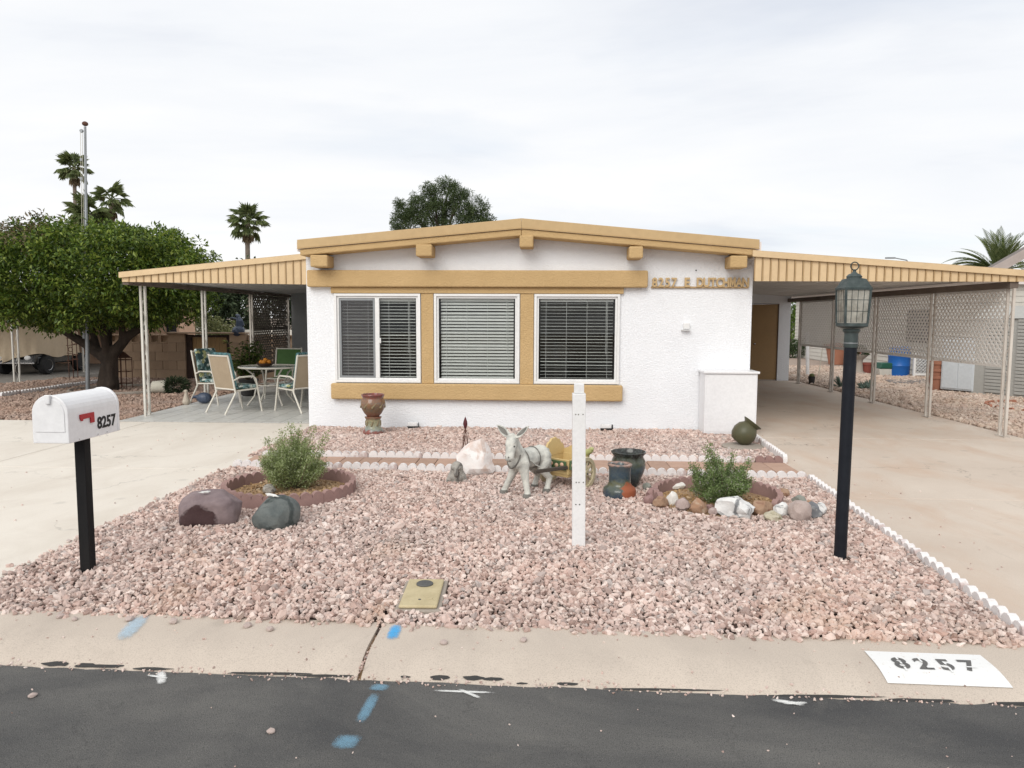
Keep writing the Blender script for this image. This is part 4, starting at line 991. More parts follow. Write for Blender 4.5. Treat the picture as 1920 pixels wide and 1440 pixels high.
for (cx, cy, r), me, lab in ((RING1, er4, 'ring of brown scalloped edgers round the left sage bush'), (RING2, er4b, 'half buried ring of brown scalloped edgers round the right bush')):
    t = T('planter_ring', lab, 'planter ring', (cx, cy, 0))
    for i in range(9):
        a = 2*math.pi*i/9+.3
        if lab.startswith('half') and math.sin(a) < -.45: continue
        o = inst('edger', me, t, (r*math.cos(a), r*math.sin(a), random.uniform(.0, .015)+.01), a-math.pi/2)

# ================================================================== mailbox
mb = T('mailbox', 'white arched mailbox with red flag and number 8257 on a black post', 'mailbox', (-3.035, 4.73, 0))
MB().box(-.035, .035, -.035, .035, -.1, .905).build('post', 'black_wood', mb, bevel=.005)
def arch(w, h0, h1, n=14): return [(-w/2, h0)]+[(-w/2*math.cos(math.pi*k/n), h1+w/2*math.sin(math.pi*k/n)) for k in range(n+1)]+[(w/2, h0)]
bw_, y0, y1 = .218, -.30, .245
body = MB().prism(arch(bw_, .912, 1.10), y0+.012, y1, 'y').build('box', 'white_metal_paint', mb, fixn=True, bevel=.004)
dr = MB().prism(arch(bw_+.010, .914, 1.10), y0-.008, y0+.011, 'y').build('door', 'white_metal_paint', mb, fixn=True, bevel=.005)
MB().prism(arch(bw_-.03, .985, 1.10), y0-.0125, y0-.0085, 'y').build('door_panel', 'white_metal_paint', dr, fixn=True, bevel=.002)
MB().prism([(-.014, 1.16), (.014, 1.16), (.018, 1.215), (-.018, 1.215)], y0-.03, y0-.013, 'y').build('door_pull', 'white_metal_paint', dr, fixn=True, bevel=.004)
MB().prism(arch(bw_+.010, .914, 1.10), y1-.02, y1+.004, 'y').build('rear_band', 'white_metal_paint', mb, fixn=True, bevel=.004)
fl = MB().prism([(-.19, 1.052), (-.19, 1.078), (-.045, 1.078), (-.042, 1.012), (-.082, 1.012), (-.084, 1.048), (-.16, 1.046), (-.165, 1.036), (-.178, 1.036)], bw_/2+.002, bw_/2+.009, 'x').build('flag', 'red_plastic', mb, fixn=True)
me = text_mesh('8257', .106, .0012, .0030, 'LEFT'); me.transform(Matrix.Translation((bw_/2+.002, -.005, .962)) @ Matrix.Rotation(R(90), 4, 'Z') @ Matrix.Rotation(R(90), 4, 'X') @ Matrix.Diagonal((.98, 1, 1, 1)))
put('number', me, 'ink_black', mb)
for y in (-.2, 0, .1): MB().ell((bw_/2+.001, y, .925), .004).build('rivet', 'chrome', mb)

# ================================================================== lamp post
lp = T('lamp_post', 'black post lantern with green-bronze cap standing in the gravel', 'lamp post', (2.121, 5.306, 0))
lp.rotation_euler = (0, R(.35), 0)
MB().lathe([(.0425, -.1), (.0425, 1.53)], 24).build('post', 'black_post_paint', lp, smooth=40)
MB().lathe([(.046, 1.50), (.047, 1.505), (.047, 1.53), (.046, 1.60), (.056, 1.612), (.058, 1.622), (.05, 1.63)], 24).build('collar', 'bronze_dark', lp, smooth=40)
MB().lathe([(.0475, 1.528), (.0485, 1.531), (.0475, 1.534)], 24).build('collar_band', 'galvanised', lp, smooth=40)
Z0, Z1 = 1.66, 1.905
def hexpts(r, z, n=4, ph=R(45)): return [(r*math.cos(ph+2*math.pi*k/n), r*math.sin(ph+2*math.pi*k/n), z) for k in range(n)]
def hexloft(levels):
    m = MB(); n = 4
    for r, z in levels: m.v += hexpts(r, z)
    m.f = [(i*n+j, i*n+(j+1) % n, (i+1)*n+(j+1) % n, (i+1)*n+j) for i in range(len(levels)-1) for j in range(n)]+[tuple(range(n-1, -1, -1)), tuple(range((len(levels)-1)*n, len(levels)*n))]
    return m
hexloft([(.06, 1.632), (.10, 1.643), (.113, 1.648), (.113, 1.668), (.105, 1.67)]).build('base', 'verdigris', lp)
hexloft([(.127, 1.896), (.129, 1.912), (.120, 1.918), (.085, 1.972), (.055, 1.978)]).build('roof', 'verdigris', lp)
MB().lathe([(.05, 1.976), (.048, 1.982), (.052, 1.99), (.040, 2.004), (.022, 2.012), (.012, 2.022), (.010, 2.03), (.014, 2.034), (.008, 2.04)], 20).build('cap', 'verdigris', lp, smooth=50)
MB().tube([(.027*math.cos(2*math.pi*k/24), 0, 2.062+.027*math.sin(2*math.pi*k/24)) for k in range(25)], .004, 8).build('ring', 'bronze_dark', lp, smooth=60)
a, b = hexpts(.106, 1.668), hexpts(.117, 1.898)
for k in range(4):
    MB().bar(a[k], b[k], .014, .014).build('corner_bar', 'verdigris', lp)
    p0, p1, q0, q1 = [Vector(q) for q in (a[k], a[(k+1) % 4], b[k], b[(k+1) % 4])]
    g_ = MB().add([p0, p1, q1, q0]+[v*.985+Vector((0, 0, v.z*.015)) for v in (p0, p1, q1, q0)], [(0, 1, 2, 3), (7, 6, 5, 4)]).build('pane', 'lamp_glass', lp)
    for f in (.25, .5, .75): MB().bar(p0.lerp(p1, f)*1.004, q0.lerp(q1, f)*1.004+Vector((0, 0, -.007)), .0035, .0035).build('muntin', 'bronze_dark', g_)
    for f in (.333, .667): MB().bar(p0.lerp(q0, f)*1.004, p1.lerp(q1, f)*1.004, .0035, .0035).build('muntin', 'bronze_dark', g_)
MB().lathe([(.014, 1.67), (.014, 1.74), (.018, 1.742), (.018, 1.75)], 14).build('socket', 'pale_plastic', lp, smooth=40)
MB().lathe([(.008, 1.75), (.012, 1.77), (.02, 1.80), (.016, 1.835), (.003, 1.87)], 14).build('bulb', 'white_vinyl', lp, smooth=60)

# ================================================================== white sign post, meter box
sp = T('sign_post', 'bare white square sign post with screw holes standing in the gravel', 'post', (.262, 5.44, 0)); sp.rotation_euler.y = R(-.5)
MB().box(-.048, .048, -.048, .048, -.05, 1.15).build('post', 'white_paint', sp, bevel=.005)
MB().box(-.036, .036, -.036, .036, 1.151, 1.222).build('tenon', 'white_paint', sp, bevel=.004)
for z, xs_ in ((1.0, (-.025, -.005, .028)), (.50, (-.02, .0, .032)), (.335, (-.022, .005))):
    for x in xs_: MB().lathe([(.0048, 0), (.0048, .002)], 10, (x, -.0485, z), Matrix.Rotation(R(90), 3, 'X')).build('screw_hole', 'ink_black' if z < .4 else 'hoof_grey', sp)
mt = T('meter_box', 'tan water meter lid with round black cap sunk in the gravel', 'meter box', (-.73, 4.37, 0), .04)
MB().box(-.135, .135, -.25, .25, -.05, .022).build('collar', 'grey_slab', mt, bevel=.008)
ld = MB().box(-.112, .112, -.225, .225, .0225, .042).build('lid', 'meter_lid', mt, bevel=.01)
MB().lathe([(.052, .0425), (.052, .048), (.046, .052), (.04, .050), (.034, .052)], 28, (0, .125, 0)).build('cap', 'meter_cap', ld, smooth=40)
MB().lathe([(.008, .0425), (.008, .045)], 10, (-.0, -.13, 0)).build('bolt', 'meter_cap', ld)
MB().lathe([(.022, .0425), (.02, .0445)], 16, (.055, -.11, 0)).build('bolt_plate', 'meter_lid', ld)

# ================================================================== boulders and rocks
b1 = rock('boulder', 'rounded mauve boulder with a dark broken face, beside the left planter ring', 'boulder', (-2.75, 5.95, -.01), (.47, .36, .32), 'rock_mauve_broken', 5, .1, cuts=4, rough=.06, smooth=40, sub=5, keep=.95, sq=.66)
b2 = rock('boulder', 'smooth grey-green boulder with a white lizard on top', 'boulder', (-2.17, 5.86, -.01), (.375, .31, .30), 'rock_grey', 31, .9, cuts=5, rough=.025, smooth=45, sub=5, keep=.80, sq=.85)
def lizard(label, loc, rz, s_, tilt=0):
    m = MB(); m.cap((-.5*s_, 0, .12*s_), (.15*s_, 0, .16*s_), .11*s_, .15*s_).cap((.2*s_, 0, .18*s_), (.42*s_, .03*s_, .22*s_), .11*s_, .08*s_).cap((-.5*s_, 0, .1*s_), (-1.0*s_, .15*s_, .04*s_), .09*s_, .02*s_)
    for sx, sy in ((.15, 1), (.15, -1), (-.4, 1), (-.4, -1)): m.cap((sx*s_, sy*.08*s_, .12*s_), ((sx+.08)*s_, sy*.3*s_, .04*s_), .06*s_, .04*s_)
    o = organic(m, 'lizard_figurine', 'lizard_white', voxel=.006*s_/.08, it=3); o.location = loc; o.rotation_euler = (0, tilt, rz); return tag(o, label, 'figurine')
lizard('white lizard figurine lying on the grey-green boulder', (-2.20, 5.83, .25), 2.9, .10)
lizard('white chipped lizard figurine on the mauve boulder', (-2.74, 5.85, .265), .6, .075, .1)
rock('quartz_rock', 'large white and pink quartz rock between the path and the donkey', 'rock', (-.745, 8.00, 0), (.43, .32, .45), 'rock_quartz', 15, .5, cuts=10, smooth=25, keep=.66, rough=.13)
m = MB().cap((0, 0, .02), (0, 0, .14), .075, .07).ell((0, 0, .05), (.1, .08, .05)).cap((0, -.07, .14), (0, -.085, .09), .022, .028).cap((-.035, -.06, .15), (-.03, -.065, .15), .018, .018).cap((.035, -.06, .15), (.03, -.065, .15), .018, .018).cap((-.09, -.02, .01), (-.06, 0, .08), .03, .03).cap((.09, -.02, .01), (.06, 0, .08), .03, .03)
o = organic(m, 'stone_bust', 'rock_speckle', voxel=.008, it=2); o.location = (-.90, 7.60, 0); o.scale = (.95, .95, 1.02); tag(o, 'small lichen-speckled grey stone head beside the white quartz rock', 'stone')
RK = [(1.02, 6.93, .13, .10, 'rock_rose', 'rounded mauve rock at the left end of the planter stones'), (.955, 6.72, .10, .085, 'rock_rose', 'dark mauve rock left of the tan brick-like rock'),
      (1.055, 6.63, .15, .10, 'rock_brown', 'angular tan brick-like rock beside the white rock'), (1.16, 6.70, .11, .125, 'rock_white', 'upright bright white rock at the left planter stones'),
      (1.225, 6.52, .135, .11, 'rock_pinkgrey', 'pinkish grey rock between the white and the orange rock'), (1.345, 6.44, .155, .125, 'rock_orange', 'orange-brown rock left of the big marbled rock'),
      (1.455, 6.50, .08, .06, 'rock_rose', 'small mauve rock tucked behind the marbled rock'), (1.455, 6.37, .08, .06, 'rock_pinkgrey', 'small pale pink rock touching the marbled rock'),
      (1.64, 6.36, .33, .17, 'rock_marble', 'big jagged white and grey marbled rock before the right bush'), (1.88, 6.42, .20, .125, 'rock_brown', 'brown rock right of the big marbled rock'),
      (1.925, 6.22, .175, .08, 'rock_moss', 'flat yellowish mossy rock in front of the brown rock'), (2.04, 6.36, .15, .12, 'rock_marble', 'grey and white rock behind the pink granite rock'),
      (2.15, 6.24, .195, .165, 'rock_granite', 'round speckled pink granite rock, largest at the right end'), (2.30, 6.36, .16, .13, 'rock_slate', 'dark slate rock right of the pink granite rock'),
      (2.24, 6.58, .09, .07, 'rock_white', 'small white rock behind the slate rock'), (2.40, 6.47, .11, .10, 'rock_marble', 'white and grey rock, rightmost of the planter stones'),
      (2.34, 6.83, .14, .075, 'rock_greygreen', 'grey-green rock behind the right end of the ring'), (2.28, 7.12, .14, .065, 'rock_brown', 'flat reddish brown rock at the rear right of the ring'),
      (1.30, 7.38, .22, .07, 'rock_white', 'flat white rock lying behind the right planter ring'), (2.39, 6.72, .075, .055, 'rock_orange', 'small tan rock at the right edge of the ring'), (1.02, 7.32, .09, .06, 'rock_greygreen', 'small green-grey stone beside the dark glazed pot')]
for i, (x, y, w, h, mt_, lab) in enumerate(RK):
    rock('rock', lab, 'rock', (x, y, .014), (w*1.0, w*.8, h*1.2), mt_, 60+i*3, random.uniform(-.5, .5), 'stones round the right planter', cuts=9 if w > .1 else 7, smooth=26, keep=.64 if mt_ not in ('rock_granite',) else .85, rough=.12)
o = rock('rock', 'small mottled grey rock inside the left planter ring', 'rock', (-2.62, 6.92, .02), (.13, .1, .1), 'rock_speckle', 99, .4, cuts=8)

# ================================================================== pots, urn, ornament, lights
rt = lambda pts: pts
pp = MB().lathe([(.14, 0), (.157, .012), (.157, .062), (.15, .085), (.118, .105), (.105, .135), (.103, .22), (.106, .28), (.116, .296), (.118, .312), (.11, .318), (.07, .318), (.062, .31), (.06, .2), (0, .19)], 40).build('glazed_pedestal', 'blue_glaze', smooth=50)
pp.location = (.725, 7.07, 0); pp.rotation_euler = (.02, .0, .1); tag(pp, 'blue glazed pot stand with a bare red clay patch at its foot', 'pot stand')
pq = MB().lathe([(.085, 0), (.095, .01), (.12, .08), (.155, .16), (.172, .22), (.165, .275), (.148, .31), (.152, .325), (.172, .345), (.175, .36), (.165, .363), (.145, .335), (.14, .3), (.15, .22), (.1, .08), (0, .07)], 44).build('glazed_pot', 'slate_glaze', smooth=50)
pq.location = (.845, 7.42, 0); pq.scale = (1, 1, 1.03); tag(pq, 'wide-mouthed dark blue glazed pot behind the blue pot stand', 'pot')
gp = T('tilted_pot', 'round olive green pot tipped onto its side on a round slab', 'pot', (2.66, 9.96, .03))
rot = Matrix.Rotation(R(38), 3, 'Y')
MB().lathe([(.055, -.15), (.10, -.14), (.145, -.08), (.16, 0), (.142, .075), (.105, .118), (.098, .13), (.108, .145), (.132, .168), (.135, .178), (.125, .18), (.095, .15), (.088, .125), (.12, .07), (.14, 0), (.1, -.1), (0, -.12)], 44, (0, 0, .15), rot).build('pot', 'olive_glaze', gp, smooth=50)
sl_ = MB().prism([(.27*math.cos(k*math.pi/20), .27*math.sin(k*math.pi/20)) for k in range(40)], -.03, .03, 'z').build('round_slab', 'grey_slab', fixn=True, bevel=.008); sl_.location = (2.62, 9.86, 0); tag(sl_, 'round grey concrete stepping slab under the tilted green pot', 'stepping stone')
ur = T('urn', 'red-brown glazed jar on a matching patterned pedestal against the house wall', 'urn', (-2.487, 10.68, 0))
MB().lathe([(.13, 0), (.15, .012), (.15, .05), (.14, .065), (.128, .085), (.112, .10), (.108, .11), (.106, .215), (.112, .23), (.122, .24), (.122, .255), (.1, .26)], 36).build('pedestal', 'urn_glaze', ur, smooth=50)
jr = MB().lathe([(.088, .261), (.10, .275), (.13, .31), (.165, .375), (.178, .43), (.174, .47), (.155, .515), (.15, .53), (.158, .55), (.17, .575), (.166, .583), (.152, .58), (.14, .54), (.15, .45), (.1, .33), (0, .32)], 40).build('jar', 'urn_glaze', ur, smooth=50)
for k in range(9):
    a = 2*math.pi*k/9; MB().cap((.172*math.cos(a), .172*math.sin(a), .40), (.166*math.cos(a+.3), .166*math.sin(a+.3), .46), .016, .011).build('relief', 'urn_relief', jr, smooth=60)
for k in range(8):
    a = 2*math.pi*k/8; MB().cap((.105*math.cos(a), .105*math.sin(a), .135), (.104*math.cos(a+.2), .104*math.sin(a+.2), .19), .015, .012).build('relief', 'urn_relief', ur, smooth=60)
tu = T('garden_ornament', 'rusty metal flower bud ornament on wire legs behind the quartz rock', 'ornament', (-.985, 9.22, 0))
MB().lathe([(.003, .30), (.018, .33), (.028, .365), (.024, .40), (.009, .445), (.001, .465)], 14).build('bud', 'rust_red', tu, smooth=60)
for k in range(5):
    a = 2*math.pi*k/5; MB().tube([(.0, 0, .31), (.035*math.cos(a), .035*math.sin(a), .25), (.03*math.cos(a+.6), .03*math.sin(a+.6), .16), (.045*math.cos(a), .045*math.sin(a), .0)], .004, 6).build('wire_leg', 'rust', tu)
MB().tube([(0, 0, .31), (-.02, 0, .12), (-.06, -.03, -.02)], .006, 6).build('stake', 'rust', tu)
for x, lab in ((-2.22, 'small white spotlight lying by the wall beside the urn'), (.93, 'small white spotlight with a black base by the wall behind the cart')):
    t = T('spotlight', lab, 'spotlight', (x if x > 0 else -2.0, 11.17, 0), .1)
    MB().box(-.075, .075, -.03, .03, .045, .105).build('housing', 'white_paint', t, bevel=.012)
    MB().box(-.085, .08, -.035, .035, .022, .044).build('base', 'ink_black', t, bevel=.006)
    MB().prism([(.086, .03), (.102, .03), (.098, .1), (.09, .1)], -.03, .03, 'y').build('lens_cap', 'ink_black', t, fixn=True)

# ================================================================== donkey statue and cart
FW = math.atan2(-.745, -.667)
dk = T('donkey_statue', 'weathered pale grey donkey statue with long ears pulling the flower cart', 'statue', (-.146, 7.08, 0), FW)
Mi = wm(dk).inverted()
feet = {'fl': Mi @ Vector((-.150, 6.90, 0)), 'fr': Mi @ Vector((-.375, 7.06, 0)), 'rl': Mi @ Vector((.035, 7.14, 0)), 'rr': Mi @ Vector((-.085, 7.32, 0))}
m = MB()
m.cap((-.13, 0, .365), (.10, 0, .355), .098, .100).cap((.12, 0, .36), (.165, 0, .345), .098, .085).cap((-.16, 0, .37), (-.185, 0, .355), .098, .092)
m.cap((-.17, .05, .36), (-.15, .055, .30), .07, .06).cap((-.17, -.05, .36), (-.15, -.055, .30), .07, .06)
m.cap((.12, .045, .33), (.13, .055, .27), .066, .052).cap((.12, -.045, .33), (.13, -.055, .27), .066, .052)
m.cap((.14, 0, .40), (.215, .012, .475), .082, .066).cap((.215, .012, .475), (.25, .022, .535), .066, .058)
m.cap((.255, .025, .565), (.285, .045, .52), .056, .058).cap((.285, .045, .52), (.335, .075, .435), .056, .040).cap((.335, .075, .435), (.345, .08, .415), .043, .043)
m.cap((.27, .015, .555), (.285, .0, .545), .03, .022).cap((.285, .07, .555), (.30, .08, .54), .03, .022)     # brows
m.cap((.25, .025, .60), (.275, .03, .605), .03, .022).cap((.20, .01, .575), (.12, 0, .455), .026, .03)          # forelock and mane
for k, (p, hx, hy) in {'fl': (feet['fl'], .125, .055), 'fr': (feet['fr'], .125, -.055)}.items():
    kn = Vector((hx, hy, .28)).lerp(p+Vector((0, 0, .04)), .5); m.cap((hx, hy, .29), kn, .05, .034).cap(kn, p+Vector((0, 0, .05)), .034, .028).cap(p+Vector((0, 0, .05)), p+Vector((.012, 0, .02)), .032, .036)
for k, (p, hx, hy) in {'rl': (feet['rl'], -.165, .06), 'rr': (feet['rr'], -.165, -.06)}.items():
    kn = Vector((hx+.045, hy, .24)); ho = Vector((p.x-.035, p.y*.9+hy*.1, .15))
    m.cap((hx, hy, .31), kn, .068, .046).cap(kn, ho, .045, .031).cap(ho, p+Vector((0, 0, .05)), .030, .027).cap(p+Vector((0, 0, .05)), p+Vector((.012, 0, .02)), .032, .036)
m.cap((-.27, 0, .40), (-.295, 0, .30), .022, .016).cap((-.295, 0, .30), (-.295, .01, .20), .018, .026)
body = organic(m, 'body', 'statue_white', dk, .0075, 4)
for sy, tip in ((-1, Vector((.215, -.215, .675))), (1, Vector((.18, .165, .70)))):
    p0 = Vector((.245, .025+sy*.035, .585)); d = (tip-p0); L = d.length; z_ = d.normalized()
    out_ = Vector((.85, -sy*.35, .2)); out_ = (out_-z_*out_.dot(z_)).normalized(); x_ = out_.cross(z_).normalized()
    e = MB(); nn = 12; mm = 10
    for i in range(nn+1):
        f = i/nn; wdt = .036*math.sin(math.pi*min(1, f*.86+.12))**.8*(1 if f < .96 else .4)
        for j in range(mm):
            a = 2*math.pi*j/mm; cup = .022*math.sin(math.pi*f)*(1-math.cos(a)**2 if math.sin(a) > 0 else 0)
            e.v.append(p0+z_*L*f+x_*wdt*math.cos(a)+out_*(.016*math.sin(a)*(1-.4*f)-cup*.9))
    e.f = [(i*mm+j, i*mm+(j+1) % mm, (i+1)*mm+(j+1) % mm, (i+1)*mm+j) for i in range(nn) for j in range(mm)]+[tuple(range(mm-1, -1, -1)), tuple(range(nn*mm, nn*mm+mm))]
    e.build('ear', 'statue_white', dk, smooth=70, fixn=True)
    q = MB(); nn = 10
    for i in range(nn+1):
        f = .16+.74*i/nn; wdt = .022*math.sin(math.pi*(i/nn*.9+.08))
        for sx_ in (-1, 0, 1): q.v.append(p0+z_*L*f+x_*wdt*sx_+out_*(.0165*(1-.4*f)-.0195*math.sin(math.pi*f)*.9*(1 if sx_ == 0 else .75)+.004))
    q.f = [(3*i+j, 3*i+j+1, 3*i+j+4, 3*i+j+3) for i in range(nn) for j in range(2)]; q.build('inner_ear', 'hoof_grey', dk, smooth=70)
for p in feet.values():
    MB().lathe([(.038, 0), (.042, .004), (.036, .04), (.031, .048)], 16, (p.x+.012, p.y, .002)).build('hoof', 'hoof_grey', dk, smooth=50)
MB().ell((.318, .002, .52), (.012, .008, .008)).build('eye', 'statue_dark', dk, smooth=60); MB().ell((.30, .098, .515), (.012, .008, .008)).build('eye', 'statue_dark', dk, smooth=60)
for sy in (-1, 1): MB().ell((.378, .082+sy*.02-.0, .425), (.006, .006, .008)).build('nostril', 'statue_dark', dk, smooth=60)
MB().tube([(.365+.004*math.cos(a), .083+.032*math.cos(a), .388+.008*abs(math.sin(a))) for a in np.linspace(0, math.pi, 9)], .004, 6).build('mouth', 'statue_dark', dk)
def strap(x, rad, tilt, zc=.36):
    return [(x+tilt*math.sin(a)*rad, rad*1.0*math.cos(a), zc+rad*1.02*math.sin(a)) for a in [2*math.pi*k/28 for k in range(29)]]
MB().tube(strap(.10, .103, .15), .006, 6).build('girth_strap', 'hoof_grey', dk, smooth=60)
MB().tube(strap(-.06, .101, .1), .005, 6).build('back_strap', 'hoof_grey', dk, smooth=60)
MB().tube([(.20+.045*math.sin(a), .075*math.cos(a), .40-.11*math.sin(a)) for a in np.linspace(-.2, math.pi+.2, 20)], .007, 6).build('collar', 'hoof_grey', dk, smooth=60)
MB().tube([(.09, .105, .36), (.03, .115, .31), (-.02, .122, .285)], .006, 6).build('trace_rope', 'statue_white', dk, smooth=60)

CF = math.atan2(-.79, -.61)
ca = T('planter_cart', 'yellow ceramic flower cart with scalloped sides, spoked wheels and a bird', 'cart planter', (.215, 7.43, 0), CF)
def tub(x0, x1, y0, y1, z0, z1, fl_, t_=.018):
    m = MB(); o = [(x0+fl_, y0+fl_), (x1-fl_, y0+fl_), (x1-fl_, y1-fl_), (x0+fl_, y1-fl_)]; T_ = [(x0, y0), (x1, y0), (x1, y1), (x0, y1)]; I = [(x0+t_, y0+t_), (x1-t_, y0+t_), (x1-t_, y1-t_), (x0+t_, y1-t_)]
    m.v = [(*q, z0) for q in o]+[(*q, z1) for q in T_]+[(*q, z1) for q in I]+[(*q, z0+.03) for q in I]
    for k in range(4):
        j = (k+1) % 4; m.f += [(k, j, j+4, k+4), (k+4, j+4, j+8, k+8), (k+8, j+8, j+12, k+12)]
    m.f += [(3, 2, 1, 0), (12, 13, 14, 15)]; return m
tub(-.19, .17, -.165, .165, .13, .315, .03).build('tub', 'cart_yellow', ca, bevel=.006, fixn=True)
sc = [(-.19, .30)]+[(-.19+.36*k/60, .335+.14*math.sin(math.pi*min(1, (k/60)*.9+.08))**1.2+.013*abs(math.sin(math.pi*k/60*6))) for k in range(61)]+[(.17, .30)]
MB().prism(sc, -.172, -.147, 'y').build('side_board', 'cart_yellow', ca, fixn=True, bevel=.003)
MB().prism([(-.16, .30)]+[(-.16+.32*k/40, .33+.06*math.sin(math.pi*k/40)+.012*abs(math.sin(math.pi*k/40*5))) for k in range(41)]+[(.16, .30)], -.198, -.175, 'x').build('tail_board', 'cart_yellow', ca, fixn=True)
MB().box(-.17, .15, .158, .176, .215, .305).build('green_band', 'cart_green', ca, bevel=.006)
for k in range(5):
    MB().ell((-.12+.06*k, .178, .26+.015*(k % 2)), (.02, .012, .02)).build('rose', 'rose_ceramic', ca, smooth=60)
MB().box(.172, .186, -.14, .14, .21, .30).build('green_band', 'cart_green', ca, bevel=.005)
for k in range(4): MB().ell((.188, -.1+.065*k, .255+.012*(k % 2)), (.012, .022, .02)).build('rose', 'rose_ceramic', ca, smooth=60)
MB().box(-.19, .17, -.172, .172, .316, .328).build('rim', 'cart_yellow', ca, bevel=.004) if False else None
for sy in (-1, 1): MB().bar((.10, sy*.135, .235), (.66, sy*.135, .275), .026, .034).build('shaft', 'cart_wood', ca, bevel=.004)
MB().bar((-.03, -.24, .16), (-.03, .24, .16), .025, .025).build('axle', 'cart_wood', ca)
ry = Matrix.Rotation(R(90), 3, 'X')
for sy in (-1, 1):
    w = MB().lathe([(.125, -.016), (.160, -.018), (.165, 0), (.160, .018), (.125, .016), (.122, 0), (.125, -.016)], 40, (-.03, sy*.225, .163), ry, False).build('wheel', 'cart_wheel', ca, smooth=50)
    MB().lathe([(.0, -.024), (.028, -.022), (.03, 0), (.028, .022), (.0, .024)], 18, (-.03, sy*.225, .163), ry).build('hub', 'cart_wheel', w, smooth=50)
    for k in range(10):
        a = 2*math.pi*k/10; MB().bar((-.03+.025*math.cos(a), sy*.225, .163+.025*math.sin(a)), (-.03+.128*math.cos(a), sy*.225, .163+.128*math.sin(a)), .016, .014, up=(0, 1, 0)).build('spoke', 'cart_wheel', w)
    MB().ell((-.03, sy*.252, .163), (.011, .006, .011)).build('axle_end', 'statue_dark', w, smooth=60)
m = MB().cap((-.17, .15, .345), (-.16, .2, .37), .036, .026).cap((-.16, .205, .385), (-.155, .215, .39), .026, .022).cap((-.18, .14, .34), (-.19, .09, .325), .022, .01).cap((-.155, .225, .385), (-.15, .245, .38), .009, .003)
organic(m, 'bird', 'bird_green', ca, .006, 3)

# ================================================================== plants
def shrub(label, loc, h, w, mat, seed, nst=72, nleaf=330, lsize=.018, cat='shrub', name='sage_bush', tall=()):
    rg = np.random.RandomState(seed); t = T(name, label, cat, loc)
    P, D = [], []; st_ = MB()
    for i in range(nst):
        a = rg.uniform(0, 2*math.pi); r = math.sqrt(rg.uniform(0, 1)); ht = h*rg.uniform(.55, 1.0)*math.sqrt(max(.12, 1-.75*r*r))
        if i < len(tall): a, r, ht = tall[i]
        tip = np.array([math.cos(a)*r*w*.5, math.sin(a)*r*w*.5, ht]); mid = tip*np.array([.55, .55, .45])+rg.normal(0, .02, 3)
        st_.tube([(0, 0, -.02), tuple(mid*.5), tuple(mid), tuple(tip)], [.007, .006, .004, .0015], 5)
        f = rg.uniform(.15, 1, nleaf)**.62; f = f[:, None]
        c = (1-f)**2*0+2*(1-f)*f*mid+f*f*tip
        P.append(c+rg.normal(0, 1, (nleaf, 3))*.036*(1.2-.62*f)*h/.6); d = rnd_dirs(nleaf, rg); d[:, 2] = np.abs(d[:, 2])*.8+.25; D.append(d)
    P, D = np.concatenate(P), np.concatenate(D)
    leafmesh('foliage', P, D, rnd_dirs(len(P), rg), lsize*np.exp(rg.normal(0, .25, len(P))), lsize*.55, mat, t)
    st_.build('stems', 'stem', t)['kind'] = 'stuff'
    return t
shrub('silvery green sage bush growing in the left planter ring', (-2.46, 7.15, 0), .58, .66, 'sage_leaf', 5, tall=[(2.2, .25, .63), (2.6, .5, .58), (.4, .6, .60), (.15, 1.0, .55), (3.2, .8, .50), (1.2, .3, .60)])
shrub('dark green shrub with pale flower tips in the right planter ring', (1.62, 6.80, 0), .46, .62, 'sage_leaf_dark', 9, nst=70, nleaf=330, tall=[(3.3, .35, .56), (3.0, .45, .53), (.2, .9, .40), (3.1, .9, .36), (0, .3, .47)])

def crown_leaves(name, mat, parent, centers, rad, per, L, W, seed, up=.35, out=None, z0=None):
    rg = np.random.RandomState(seed); C = np.repeat(np.asarray(centers), per, 0); n = len(C)
    d = rnd_dirs(n, rg); P = C+d*rad*rg.uniform(.15, 1, (n, 1))**.6
    D = d*.7+rnd_dirs(n, rg)*.6; D[:, 2] += up*rg.uniform(-.6, 1, n)
    N = rnd_dirs(n, rg)*.6; N[:, 2] += .9
    return leafmesh(name, P, D, N, L*np.exp(rg.normal(0, .22, n)), W*np.exp(rg.normal(0, .2, n)), mat, parent, .2)
# citrus tree
ct_ = T('citrus_tree', 'broad clipped citrus tree with dense dark leaves over a gnarled trunk', 'tree', (-9.93, 16.55, 0))
m = MB()
m.cap((0, 0, -.1), (.02, 0, .35), .23, .19).cap((.02, 0, .35), (.04, .02, .75), .19, .17).cap((-.1, -.1, .1), (-.05, -.1, .5), .12, .08).cap((.12, -.12, .15), (.1, -.1, .6), .10, .07)
for a, b, c_, d_ in (((.02, 0, .7), (-.55, .1, 1.05), .15, .11), ((-.55, .1, 1.05), (-1.2, .1, 1.42), .11, .07), ((-1.2, .1, 1.42), (-2.1, .0, 1.75), .07, .04), ((-.3, .1, .9), (-.62, .4, 1.6), .09, .06), ((.04, 0, .75), (.45, .1, 1.25), .14, .10), ((.45, .1, 1.25), (1.2, .1, 1.7), .10, .06), ((.3, .1, 1.1), (.55, -.3, 1.9), .08, .05), ((0, 0, .8), (-.12, .3, 1.7), .11, .07), ((.5, .1, 1.3), (.9, .6, 2.2), .07, .04), ((0, 0, .8), (.1, -.4, 1.7), .1, .06), ((-.9, .1, 1.25), (-1.0, -.3, 1.7), .05, .035)): m.cap(a, b, c_, d_)
organic(m, 'trunk', 'bark', ct_, .03, 1)
rg = np.random.RandomState(4); cs = []
